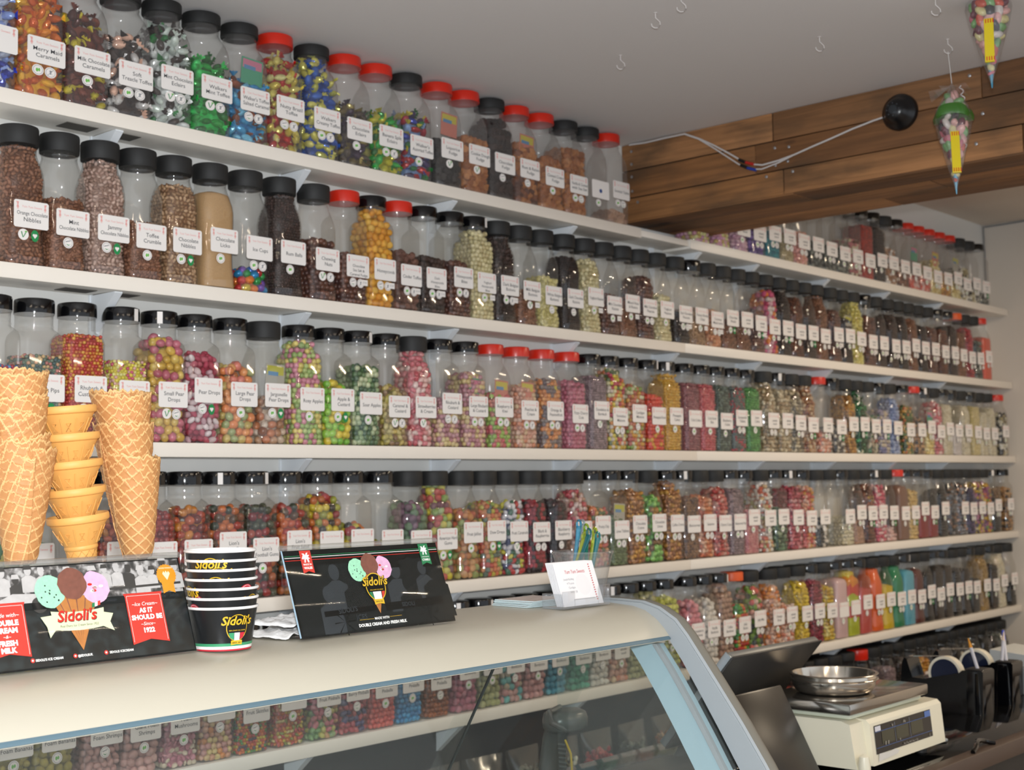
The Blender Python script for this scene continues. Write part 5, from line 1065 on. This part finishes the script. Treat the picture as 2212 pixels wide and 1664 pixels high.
# ---------------------------------------------------------------- small things on the counter
NAP = mat('napkin_white', 'f2f0ee', .85, bump=.3, nscale=60)
def napkin(x, y, z, rz, w_, d_, seed, label):
    rs_ = random.Random(seed); m = MB(); nx, ny = 22, 16; ph = [rs_.uniform(0, 6) for _ in range(4)]
    R = []
    for j in range(ny+1):
        for i in range(nx+1):
            u, v = i/nx-.5, j/ny-.5; h = .007+.0016*math.sin(40*u+ph[1]+9*v)*math.sin(30*v+ph[3])+.0018*math.sin(9*u+ph[0]+3*v)+.0015*math.sin(13*v+ph[1]+4*u)+.002*math.sin(31*u+ph[2]) ; h = max(.001, h*(1-abs(2*u)**6*.6))
            R.append((u*w_, v*d_*(1+.05*math.sin(7*u+ph[3])), h))
    F = [(j*(nx+1)+i, j*(nx+1)+i+1, (j+1)*(nx+1)+i+1, (j+1)*(nx+1)+i) for j in range(ny) for i in range(nx)]
    m.add(R, F); o = m.build('paper_napkin', NAP, None, (x, y, z)); o.rotation_euler = (0, 0, rz); md = o.modifiers.new('t', 'SOLIDIFY'); md.thickness = .0012
    tag(o, label, 'napkin', 'crumpled napkins')
napkin(1.275, 1.565, ZC+.001, .15, .15, .10, 2, 'crumpled white paper napkin lying flat behind the cone badge sign')
napkin(1.290, 1.580, ZC+.0145, .28, .14, .09, 6, 'crumpled white paper napkin on top of another behind the sign')
for i in range(5):
    o = MB().box((-.052, -.045, 0), (.052, .045, .0014)).box((-.050, -.043, .0014), (.050, .043, .0015), 1).build('leaflet', [mat('leaflet_edge', 'd4e8ec', .5), mat('leaflet_print', 'd8c8c0', .45, noise=.35, nscale=40)], None, (1.825+.0015*(i % 3), 1.588-.001*i, ZC+.0005+.0024*i)); o.rotation_euler = (0, 0, -.12+.035*i)
    tag(o, f"thin pale blue printed leaflet, {['lowest', 'second from the bottom', 'middle', 'second from the top', 'topmost'][i]} of the pile behind the business cards", 'leaflet', 'pile of leaflets')
ch = tag(empty('card_holder', (1.782, 1.492, ZC)), 'clear acrylic business card holder near the counter end', 'card holder')
hold = MB().box((-.004, -.014, 0), (.128, .030, .003), 0, .001).box((-.004, -.016, 0), (.030, -.014, .030), 0, .0008).box((.095, -.016, 0), (.128, -.014, .036), 0, .0008).box((.030, -.016, 0), (.095, -.014, .016), 0, .0008).box((-.004, -.014, 0), (-.0015, .030, .026), 0, .0008).box((.1255, -.014, 0), (.128, .030, .030), 0, .0008)
hold.build('holder', clear('holder_acrylic', (.93, .94, .95), .05, (.85, .85, .88), .04, 1.5), ch)
CARDW = mat('card_white', 'f0eef0', .45)
for i in range(6):
    o = tag(empty('business_card', (1.789, 1.481+.0032*i, ZC+.0035)), f"white business card, {['frontmost showing red script lettering', 'second from the front', 'third from the front', 'third from the back', 'second from the back', 'rearmost'][i]} in the holder", 'business card', 'business cards in the holder')
    o.rotation_euler = (-.33, 0, 0)
    m = MB(); m.box((0, 0, 0), (.108, .0012, .0775))
    if i == 0:
        m.text('Yum Yum Sweets', .052, .057, .0125, -.0002, 1, .0, .2, maxw=.054)
        for k, t in enumerate(('Joseph Building', '4 Treviol', 'Cardigan', 'SA43 1JB')): m.text(t, .030+.002*k, .0455-.0075*k, .0052, -.0002, 2, 0, maxw=.028)
        for k in range(16): m.poly([(.0920, .070-.0042*k), (.0955, .070-.0042*k), (.0950, .0725-.0042*k), (.0937, .0715-.0042*k), (.0925, .0725-.0042*k)], -.0002, 1)
        m.poly([(.030, .0102), (.088, .0102), (.088, .0110), (.030, .0110)], -.0002, 2); m.disc(.066, .036, .019, -.00005, 3, 24)
    m.build('card', [CARDW, mat('card_red', 'c83038', .5), mat('card_grey', '9a9a9e', .5), mat('card_watermark', 'eceaec', .45)], o, smooth=0)
cp = tag(empty('plastic_cup', (1.930, 1.553, ZC+.0035)), 'clear plastic cup holding coloured spoons behind the business cards', 'cup')
cpm = MB().lathe([(.0001, .001), (.036, .001), (.0365, .004), (.0535, .080), (.0545, .082), (.0560, .083), (.0565, .085), (.0555, .087), (.0535, .0865)], 48, 0, False, False).build('cup_body', clear('cup_plastic', (.90, .905, .91), .10, (.8, .8, .8), .04, 1.6), cp)
SPC = [('teal', '18a0a8'), ('yellow green', 'c8d828'), ('clear', 'd8e0e4'), ('pale blue', '58b8d8'), ('yellow', 'd8dc50'), ('dark teal', '0c8890'), ('lime', 'a8c828'), ('smoky clear', 'c0ccd0'), ('aqua', '30b0a0')]
for i, (nm, cc) in enumerate(SPC):
    a = -.9+i*.75; bx, by = .018*math.cos(a), .018*math.sin(a); tx, ty = .024+.016*math.cos(a*1.3), .010+.020*math.sin(a*1.7); hz = .100+.022*((i*5) % 4)/3
    m = MB(); P = [(bx*1.2+(tx-bx)*t-.02*(1-t), by+(ty-by)*t, .008+hz*t) for t in (0, .15, .3, .5, .75, 1)]
    m.tube(P, [.0060, .0085, .0045, .0034, .0038, .0052], 10); m.tube([(P[-1][0]+.0058*math.cos(q), P[-1][1], P[-1][2]+.004+.0075*math.sin(q)) for q in [2*PI*k/12 for k in range(13)]], .0022, 6)
    c3 = lin(cc)[:3]; mt = clear('spoon_'+nm.replace(' ', '_'), tuple(.25+.75*x for x in c3), .30, c3, .05, 1.5)
    o = m.build('plastic_spoon', mt, None, (1.930, 1.553, ZC+.004)); tag(o, f'{nm} translucent plastic spoon standing in the clear cup', 'spoon', 'plastic spoons in the cup')

# ---------------------------------------------------------------- till, scale and dispensers
ZW = Z-.605
wk.location = (1.99, 1.258, ZW-.03)
MG = mat('till_dark_grey', '3a3836', .35, spec=.4); SIL = mat('till_silver_edge', '9aa0a4', .3, .6)
def slab(parent, name, P0, ux, uy, w_, h_, th, m, bev=.006):   # P0 top corner; ux along width, uy down the face
    ux = Vector(ux).normalized(); uy = Vector(uy).normalized(); n_ = ux.cross(uy).normalized()
    X = Matrix(((ux.x, uy.x, n_.x, P0[0]), (ux.y, uy.y, n_.y, P0[1]), (ux.z, uy.z, n_.z, P0[2]), (0, 0, 0, 1)))
    return MB().box((0, 0, -th/2), (w_, h_, th/2), 0, bev, X=X).build(name, m, parent), X
till = tag(empty('till_screen', (2.36, 1.70, ZW)), 'tilted grey touch screen till seen from behind beside the counter end', 'till')
s_, X = slab(till, 'screen_back', (0, -.18, Z-.346-ZW), (1, 0, 0), (0, .650, -.760), .356, .262, .020, mat('till_back_grey', '77756f', .38))
MB().box((-.004, -.002, -.011), (.360, .264, -.006), 0, .004, X=X).build('bezel', MG, till); MB().box((-.0045, .002, -.006), (-.0005, .262, .011), 0, .001, X=X).build('silver_side', SIL, till)
q = MB().box((.150, .062, .0102), (.206, .128, .0112), 0, .001, X=X).box((.165, .075, .0112), (.192, .112, .0118), 1, X=X).box((.171, .082, .0118), (.186, .105, .0122), 0, X=X).build('maker_plate', [mat('plate_grey', '585652', .3), mat('plate_light', 'a8a6a2', .4)], till)
MB().prismx([(-.04, 0), (.06, 0), (.04, .03), (.0, .20), (-.03, .20)], .12, .24).build('stand', MG, till)
cd = tag(empty('customer_display', (2.277, 1.356, ZW)), 'black slab customer display standing beside the grey counter end trim', 'display')
slab(cd, 'panel', (0, .110, Z-.413-ZW), (1, 0, 0), (0, -.460, -.888), .176, .212, .012, mat('display_black', '14110f', .32), .005)
MB().box((.02, .00, 0), (.15, .13, .006), 0, .002).prismx([(.02, 0), (.12, 0), (.115, .17), (.10, .17)], .07, .10).build('foot', MG, cd)

scl = tag(empty('weighing_scale', (2.53, 1.34, ZW)), 'cream shop weighing scale with steel platform on the black worktop', 'scale')
SC = mat('scale_cream', 'e2dcc6', .3); ST_ = mat('brushed_steel', 'aaa49c', .14, .95); ST2 = mat('bright_steel', 'c8c0b4', .16, .95)
b0 = .024
MB().prismx([(.000, b0+.010), (-.004, b0), (.245, b0), (.245, .118), (.03, .118), (.012, .112)], 0, .385).build('body', SC, scl)
MB().prismx([(-.012, b0), (.015, b0), (.035, .118), (.004, .116), (-.004, .108)], .055, .395).build('console', SC, scl)
MB().box((.02, .02, .1185), (.35, .21, .1300), 0, .004).build('collar', mat('scale_collar', 'ccd0bc', .3), scl)
MB().box((-.008, .004, .132), (.352, .222, .155), 0, .0035).build('platform', ST_, scl)
def onc(m, u0, v0, u1, v1, d, mi): # rectangle on the sloping console face
    f = lambda v: -.012+(v-b0)/(.108-b0)*.008
    return m.add([(u0, f(v0)-d, v0), (u1, f(v0)-d, v0), (u1, f(v1)-d, v1), (u0, f(v1)-d, v1)], [(0, 1, 2, 3)], mi)
dm = MB(); onc(dm, .070, .045, .335, .102, .001, 0)
for u in (.100, .165, .235): onc(dm, u, .062, u+.056, .088, .0016, 1)
onc(dm, .073, .090, .098, .100, .0016, 2); onc(dm, .305, .088, .333, .1005, .0016, 3); onc(dm, .072, .0885, .333, .0893, .0017, 3); onc(dm, .072, .0565, .333, .0572, .0017, 3)
for u in (.161, .230): onc(dm, u, .058, u+.001, .099, .0017, 4)
d_ = dm.build('display_panel', [mat('lcd_black', '121214', .2), mat('lcd_olive', '3a3a2a', .25), mat('lcd_white', 'd0d0d8', .4), mat('lcd_blue', '5070b0', .4), mat('lcd_line', '8890a0', .5)], scl, smooth=0)
tx = MB(); f_ = lambda v: -.0145+(v-b0)/(.108-b0)*.008
for t, u, v, s in (('kg', .150, .0925, .007), ('£/kg', .205, .0925, .007), ('8', .112, .0590, .011), ('8', .124, .0590, .011), ('kg', .178, .0600, .006), ('Max 15 kg  Min 0.1 kg  e = 5 g', .225, .0480, .0055), ('£', .318, .0480, .008)): tx.text(t, u, v, s, f_(v), 0, .01)
tx.build('display_lettering', mat('lcd_text', 'a8a49a', .5), scl, smooth=0)
MB().poly([(.075, .030), (.160, .034), (.170, .040), (.150, .046), (.120, .044), (.078, .046)], -.0125, 0).build('torn_sticker', mat('torn_paper', 'd8d4cc', .8), scl, smooth=0)
for fx, fy in ((.02, .03), (.36, .03), (.02, .22), (.36, .22)):
    MB().lathe([(.012, 0), (.014, .002), (.014, .012), (.006, .014), (.006, b0)], 16).build('foot', MG, scl, (fx, fy, 0))
MB().lathe([(.0001, 0), (.013, 0), (.013, .012), (.010, .030), (.0001, .036)], 16).build('corner_knob', SC, scl, (.012, -.012, .020))
pan = tag(empty('scale_pan', (2.655, 1.452, ZW+.1553)), 'round shallow stainless steel pan resting on the scale platform', 'pan')
MB().lathe([(.0001, .0), (.070, .0), (.080, .004), (.0865, .014), (.0885, .026), (.0885, .0275), (.0935, .0285), (.0945, .0305), (.0930, .0320), (.0895, .0320), (.0880, .0380), (.0930, .0395), (.0945, .0410), (.0930, .0425), (.0870, .0420), (.0830, .0250), (.0770, .008), (.0001, .005)], 64).build('pan_body', ST2, pan, smooth=50)
BKP = mat('gloss_black_plastic', '08080a', .10); TAPE = mat('tape_cream', 'd8d0bc', .4)
for i, x in enumerate((3.47, 3.665)):
    y0 = 1.455
    t = tag(empty('tape_dispenser', (x, y0, ZW)), ('glossy black tape dispenser with pen cup, the one beside the scale', 'glossy black tape dispenser with pen cup, the one beyond the first')[i], 'tape dispenser', 'black tape dispensers')
    m = MB(); P = [(0, 0), (.0, .004), (-.004, .108), (.0, .112), (.052, .110), (.06, .103), (.10, .094), (.16, .080), (.19, .082), (.205, .130), (.212, .132), (.218, .120), (.225, .06), (.235, 0)]
    m.prismx(P, -.036, .036); m.build('body', BKP, t, smooth=40)
    MB().rings([rsq(.0385-.002*k_, .020, 0, 6) and [(a, b_*.72+.024, z_) for a, b_, _ in rsq(.0385-.002*k_, .020, 0, 6)] for z_, k_ in ((0, 0), (.104, 1), (.110, 1.4), (.113, 2.4))]).build('pen_cup', BKP, t, smooth=40)
    cupb = MB().box((-.032, .004, .111), (.032, .046, .1135), 0, .001); cupb.build('pen_cup_opening', mat('cup_dark', '020203', .6), t)
    hub = MB().rings([[(xx, .110+r*math.cos(a), .094+r*math.sin(a)) for a in [2*PI*k/40 for k in range(40)]] for xx, r in ((-.012, .030), (-.0125, .0385), (.0125, .0385), (.012, .030))], 0); hub.build('tape_core', mat('core_navy', '101830', .3), t, smooth=40)
    tr = MB().rings([[(xx, .110+r*math.cos(a), .094+r*math.sin(a)) for a in [2*PI*k/48 for k in range(48)]] for xx, r in ((-.0126, .0387), (-.0126, .0455), (.0126, .0455), (.0126, .0387))], 0, False, False).build('tape_roll', TAPE, t, smooth=40)
    MB().add([(-.012, .113, .1395), (.012, .113, .1395), (.012, .207, .1325), (-.012, .207, .1325)], [(0, 1, 2, 3)]).build('tape_end', clear('tape_film', (.85, .84, .80), .3, (.9, .85, .8), .05, 1.5), t)
    MB().box((-.014, .206, .118), (.014, .2115, .134)).build('cutter', ST_, t)
for (x, y, dx, dy, cc, nm) in ((3.470, 1.480, .030, .035, 'c8882c', 'ballpoint pen with an amber tip leaning in the nearer tape dispenser cup'), (3.665, 1.482, .060, .030, '3048b8', 'clear ballpoint pen with a blue end in the farther tape dispenser cup'), (3.655, 1.490, .05, .012, 'c8b8a8', 'grey ballpoint pen in the farther tape dispenser cup')):
    p_ = tag(empty('pen', (x, y, ZW+.112)), nm, 'pen', 'pens in the dispensers')
    MB().tube([(0, 0, 0), (dx*.7, dy*.7, .050)], .0045, 8).build('barrel', mat('pen_grey', 'b8b8c0', .3), p_); MB().tube([(dx*.7, dy*.7, .050), (dx, dy, .074)], [.0050, .0035 if cc[0] == '3' else .0012], 8).build('pen_end', mat('pen_'+cc, cc, .4), p_)
rp = tag(empty('receipt_printer', (3.80, 1.40, ZW)), 'grey and white boxy printer at the far end of the worktop', 'printer')
MB().box((.02, 0, 0), (.22, .2, .075), 0, .006).build('base', mat('printer_grey', '8a8c8c', .4), rp); MB().prismx([(.0, .076), (.2, .076), (.2, .118), (.05, .104)], .04, .22).build('cover', mat('printer_white', 'b4b6b4', .35), rp)
cbl = MB().tube([(2.93+.13*t, 1.268+.035*math.sin(3*t)*t, ZW+.006+.012*math.sin(PI*t)) for t in [k/14 for k in range(15)]], .0055, 8).build('cable', BKP); tag(cbl, 'thick black cable lying along the brown worktop edge', 'cable')
pl_ = MB().box((0, 0, 0), (.055, .15, .010), 0, .005, X=Matrix.Translation((2.985, 1.395, ZW+.001)) @ Matrix.Rotation(-.5, 4, 'Z')).build('phone', mat('phone_silver', 'a8acac', .25, .5)); tag(pl_, 'silver edged phone lying on the worktop in front of the scale', 'phone')
# seen through the counter glass: scanner, small printer, bags
sn = tag(empty('barcode_scanner', (2.150, 1.79, ZW)), 'dark grey handheld barcode scanner upright in its stand, seen through the counter glass', 'barcode scanner')
SG = mat('scanner_grey', '4c504c', .28)
MB().rings([[(.036*k_*math.cos(a)*(1.15 if math.cos(a) < 0 else 1), .026*k_*math.sin(a)+dy, z) for a in [2*PI*j/28 for j in range(28)]] for z, k_, dy in ((.0, 1.0, .03), (.05, .82, .028), (.095, .80, .020), (.110, .92, .010), (.120, 1.15, .0))]).build('handle', SG, sn, smooth=60)
MB().rings([[(.052*k_*math.cos(a)-.012*(1-k_), .040*k_*math.sin(a)-.006, z) for a in [2*PI*j/32 for j in range(32)]] for z, k_ in ((.112, .82), (.118, 1.0), (.133, 1.03), (.146, .95), (.152, .75), (.154, .3))]).build('head', SG, sn, smooth=60)
MB().tube([(-.030, -.032, .118), (-.060, -.020, .135), (-.052, -.01, .155), (-.02, -.01, .160)], .006, 8).build('head_guard', mat('scanner_rim', '5c5c58', .3), sn)
MB().tube([(-.028, -.028, .098), (-.018, -.034, .07), (-.010, -.030, .03)], .0022, 6).build('yellow_trim', mat('scanner_yellow', 'c8a828', .4), sn)
for k in range(8): MB().tube([(-.040+.001*k, -.018, .090-.009*k), (-.030+.001*k, -.030, .088-.009*k)], .0022, 6).build('grip_rib', SG, sn)
tp = tag(empty('till_printer', (2.13, 1.52, ZW)), 'dark brown till box with ribbed black roller behind the counter glass', 'printer')
MB().box((0, 0, 0), (.215, .15, .046), 0, .006).build('case', mat('till_box_brown', '3a342e', .4), tp)
rr_ = MB(); rr_.tube([(-.02, -.02, .030), (.21, -.02, .030)], .016, 16)
for k in (0, .012, .024, .10, .112, .124, .19): rr_.tube([(k, -.02, .030), (k+.005, -.02, .030)], .0185, 16)
rr_.build('roller', BKP, tp)
def bag(x, y, z, w_, h_, pal, label, seed, card=None):
    rs_ = random.Random(seed); t = tag(empty('sweet_bag', (x, y, z)), label, 'bag of sweets', 'clear bags on the bottom shelf')
    R = []; n_ = 24
    for j in range(11):
        v = j/10; th = .030*math.sin(PI*min(1, v*1.05))**.6*(1-.35*v)+.0012; ww = w_/2*(1-.12*math.sin(PI*v)); R.append([((ww)*math.copysign(abs(math.cos(a))**.7, math.cos(a))+rs_.uniform(-.002, .002), th*math.sin(a)+rs_.uniform(-.002, .002), h_*v) for a in [2*PI*k/n_ for k in range(n_)]])
    MB().rings(R).build('film', clear('bag_film', (.92, .92, .90), .035, (.6, .6, .58), .10, 1.5), t, smooth=60)
    cen = []; tv, tf = TPL['egg'][1]; V = []; F = []
    for k in range(150):
        u, v, q_ = rs_.uniform(-.40, .40)*w_, rs_.uniform(.03, .72)*h_, rs_.uniform(-.6, .6)*.024
        n0 = len(V); e = Euler((rs_.uniform(0, 6), rs_.uniform(0, 6), 0)).to_matrix()
        for p_ in tv:
            r = e @ Vector(p_)*.015; V.append((u+r.x, q_+r.y, v+max(r.z, .002-v)))
        F += [tuple(int(i)+n0 for i in f) for f in tf]
    me = bpy.data.meshes.new('sweets'); me.from_pydata(V, [], F); me.materials.append(candy(pal)); me.polygons.foreach_set('use_smooth', [True]*len(F)); s = link('sweets', me, t); s['kind'] = 'stuff'
    if card: MB().box((-w_*.1, -.034, .004), (w_*.48, -.0325, h_*.62)).box((-w_*.02, -.0345, .014), (w_*.40, -.034, h_*.54), 1).build('bag_label', [mat('bag_card_orange', 'c88828', .5), mat('bag_card_grey', 'a8a8a0', .5)], t)
    t.rotation_euler = (-.10, 0, rs_.uniform(-.15, .15)); return t
for i, (x, pal, d, cd_) in enumerate([(2.02, 'greymix', 'olive grey sweets', 0), (2.17, 'pinkcreambrown', 'pink and brown sweets', 0), (2.32, 'greymix', 'grey sweets behind the scanner', 0), (2.47, 'bluegrey', 'bluish grey sweets', 0), (2.62, 'darkchoc', 'dark sweets', 0), (2.78, 'greymix', 'dark green sweets', 0), (2.94, 'bwmix', 'black and cream sweets', 0), (3.10, 'redjelly', 'pink red sweets with an orange card', 1), (3.27, 'greymix', 'brown green herbs', 0), (3.44, 'toffeeb', 'toffee brown sweets', 0), (3.60, 'brownmix', 'brown and white sweets', 0)]):
    bag(x, 2.440, Z+ZS['F']+.001, .145, .20, pal, f'clear bag of {d}, standing on the bottom shelf', i+3, cd_)

# ---------------------------------------------------------------- ceiling hooks, hanging sweet cones, speaker and cable
ZL = Z+1.054
HK = MB().tube([(0, 0, .002), (0, 0, -.010), (.0035, 0, -.014), (.0075, 0, -.019), (.0078, 0, -.025), (.0035, 0, -.030), (-.002, 0, -.030), (-.0065, 0, -.026), (-.0072, 0, -.021)], .0011, 8).lathe([(.0035, .0), (.0035, -.0012), (.0001, -.0014)], 10).mesh('cup_hook', mat('hook_white', 'cfc8c4', .4), 50)
HP = [(2.435, 1.72, 'nearest the top shelf jars'), (2.621, 1.959, 'above the red lidded fudge jars'), (2.843, 1.536, 'between the bare hooks and the speaker'), (3.077, 1.3225, 'with the hanging sweet cone on a thread'), (2.389, 1.619, 'cut by the frame above the others'), (2.801, 1.228, 'at the frame top before the hanging cones'), (2.900, 1.149, 'holding the nearer sweet cone')]
for x, y, d in HP:
    o = link('cup_hook', HK, None, (x, y, ZL)); o.rotation_euler = (0, 0, -.99); o.scale = (1.3, 1.3, 1.15); tag(o, 'small white screw hook in the ceiling, '+d, 'hook', 'ceiling hooks')
def sweet_cone(x, y, ztop, L_, R_, label, pack, tilt=0):
    t = tag(empty('sweet_cone', (x, y, ztop)), label, 'bag of sweets', 'hanging sweet cones'); t.rotation_euler = (0, tilt, 0)
    rs_ = random.Random(int(x*100)); P = ['d08890 b8404c e0c080 d8ccc0 2a2428 88b070 d87850 58282c 3898a8', ]
    PAL['cone_mix'] = ('S', 'c86878 d8cc90 d8ccc4 2c2428 78a868 c85038 682838 e0a8a0'); R = []
    prof = [(0, .003), (.08, .20), (.16, .55), (.26, .9), (.36, 1.0), (.50, .86), (.66, .60), (.80, .38), (.92, .16), (1.0, .04)]
    MB().lathe([(R_*r, -L_*z) for z, r in prof], 28, 0, False, False).build('film', clear('cellophane', (.93, .93, .93), .05, (.8, .8, .8), .04, 1.5), t, smooth=60)
    tv, tf = TPL['bigball'][1]; V = []; F = []
    z = .14
    while z < .93:
        r = np.interp(z, [a for a, _ in prof], [b_ for _, b_ in prof])*R_*.9; s_ = min(.024, r*1.15+.004); n_ = max(1, int(2*PI*(r-s_*.42)/(s_*.8))) if r > s_*.55 else 1
        for k in range(n_):
            a = 2*PI*k/n_+z*9; rr = max(0, r-s_*.5) if n_ > 1 else 0; e = Euler((rs_.uniform(0, 6), rs_.uniform(0, 6), rs_.uniform(0, 6))).to_matrix(); n0 = len(V)
            for p_ in tv:
                q_ = e @ Vector((p_[0]*1.25, p_[1]*.9, p_[2]*.8))*s_; V.append((rr*math.cos(a)+q_.x, rr*math.sin(a)+q_.y, -L_*z+q_.z))
            F += [tuple(int(i)+n0 for i in f) for f in tf]
        z += s_*.72/L_
    me = bpy.data.meshes.new('sweets'); me.from_pydata(V, [], F); me.materials.append(candy('cone_mix')); me.polygons.foreach_set('use_smooth', [True]*len(F)); s = link('sweets', me, t); s['kind'] = 'stuff'
    # wrapped chew bar down the front
    ws = [mat('bar_yellow', 'e0c828', .3), mat('bar_red', 'd03828', .3), mat('bar_white', 'e8e4d8', .3), mat('bar_green', '58a850', .3)]
    bm1 = MB(); a0 = pack; c_, s1_ = math.cos(a0), math.sin(a0)
    z0, z1 = -.50*L_, -.90*L_; r0_, r1_ = .86*R_*1.03, .20*R_*1.4
    th = math.atan2(r0_-r1_, z0-z1)
    X = Matrix.Translation((r0_*c_, r0_*s1_, z0)) @ Matrix.Rotation(a0+PI/2, 4, 'Z') @ Matrix.Rotation(-th, 4, 'X') @ Matrix.Rotation(PI, 4, 'Y')
    Lb = (z0-z1)/math.cos(th); bm1.box((-.010, -.003, 0), (.010, .003, Lb), 0, .001, X=X)
    for k in range(4):
        bm1.box((-.0102+.005*k, -.0034, .002), (-.0082+.005*k, .0034, .012), 1, X=X).box((-.0102+.005*k, -.0034, Lb-.012), (-.0082+.005*k, .0034, Lb-.002), 1, X=X)
    bm1.text('Drumstick', 0, 0, .012, 0, 1, .02, .0, maxw=.05, X=X @ Matrix.Translation((.001, .0038, Lb/2)) @ Matrix.Rotation(PI/2, 4, 'Y')).build('chew_bar', ws, t, smooth=0)
    MB().tube([(.0, 0, -.86*L_), (.002, 0, -1.04*L_)], [.006, .0012], 8).build('blue_tip', mat('tip_blue', '2888a8', .3), t)
    return t
c1 = sweet_cone(3.08, 1.318, Z+.950, .262, .044, 'cellophane cone of mixed sweets hanging on a thread below the speaker, curly white ribbon', 3.6)
MB().tube([(-.003, .005, 1.054-.950-.030), (0, 0, -.004)], .0009, 5).build('thread', mat('thread_white', 'd8d4d0', .6), c1)
tuft = MB(); rs_ = random.Random(8)
for k in range(9):
    a = 2.0+k*.28; tuft.add([(0, 0, -.010), (.052*math.cos(a)*(.7+.4*rs_.random()), .052*math.sin(a)*(.7+.4*rs_.random()), -.012-.030*rs_.random()), (.052*math.cos(a+.35), .052*math.sin(a+.35), -.030-.03*rs_.random())], [(0, 1, 2)])
tuft.build('gathered_top', clear('cellophane', (.93, .93, .93), .05, (.8, .8, .8), .04, 1.5), c1, smooth=0)
MB().tube([(.022+.004*math.cos(k*.8)+.012*min(1, k/14), -.012+.004*math.sin(k*.8), -.006-.0021*k) for k in range(74)], .0013, 5).build('ribbon', mat('ribbon_white', 'e0dedc', .3), c1)
MB().rings([[((.040+.003*math.sin(5*a)+rr_)*math.cos(a), (.040+.003*math.sin(5*a)+rr_)*math.sin(a), zz+.006*math.sin(2*a+1)) for a in [2*PI*k/36 for k in range(36)]] for zz, rr_ in ((-.070, -.012), (-.066, .0), (-.080, .006), (-.092, .004), (-.094, -.006))]).build('green_sweet', mat('jelly_green', '3c6c28', .3), c1, smooth=60)
sweet_cone(2.897, 1.149, Z+1.132-.04, .262, .050, 'cellophane cone of mixed sweets with yellow chew bar, cut off by the frame top', 3.5, .0).location = (2.897, 1.149, Z+1.133)
spk = tag(empty('camera_dome', (3.338, 1.571, Z+.976)), 'round black dome fitting on the timber beam at the end of its cable', 'dome camera'); spk.rotation_euler = (0, -PI/2, 0)
MB().lathe([(.049, 0), (.049, .010), (.046, .016), (.040, .020), (.034, .030), (.028, .040), (.021, .046), (.012, .049), (.0001, .050)], 48).build('housing', mat('dome_black', '121214', .28), spk, smooth=50)
MB().lathe([(.0001, .0502), (.010, .0500), (.012, .0495)], 24).build('lens', mat('dome_lens', '303438', .15), spk)
for k in range(8): MB().lathe([(.0001, 0), (.0014, 0), (.0014, .002), (.0001, .0022)], 8).build('led', mat('led_grey', '50545a', .3), spk, (.017*math.cos(k*PI/4), .017*math.sin(k*PI/4), .0478))
CP = [(2.46, 1.050), (2.397, 1.046), (2.325, 1.047), (2.255, 1.046), (2.205, 1.022), (2.155, .993), (2.110, .964), (2.069, .936), (2.030, .915), (1.993, .906), (1.94, .910), (1.888, .918), (1.83, .931), (1.772, .943), (1.71, .957), (1.646, .968), (1.612, .972)]
WC = mat('cable_white', 'd0ccca', .4); tt = tag(empty('camera_cable', (3.330, 0, Z)), 'thin white cable with red and blue plugs sagging along the timber beam', 'cable')
MB().tube([(0, y, z) for y, z in CP], .0026, 7).build('main_lead', WC, tt)
MB().tube([(-.004, y, z-(.014*math.sin(PI*(i-4)/7) if 4 < i < 11 else 0)-.0015) for i, (y, z) in enumerate(CP[:13])], .0022, 7).build('second_lead', WC, tt)
for (y0_, y1_, z0_, z1_, cc, nm) in ((2.068, 2.045, .934, .922, '101012', 'plug_black'), (2.045, 2.020, .922, .912, 'b82820', 'plug_red'), (2.062, 2.040, .917, .905, '101012', 'plug_black'), (2.040, 2.012, .905, .894, '203c98', 'plug_blue')):
    MB().tube([(-.004, y0_, z0_), (-.004, y1_, z1_)], .0045, 8).build(nm, mat(nm, cc, .35), tt)
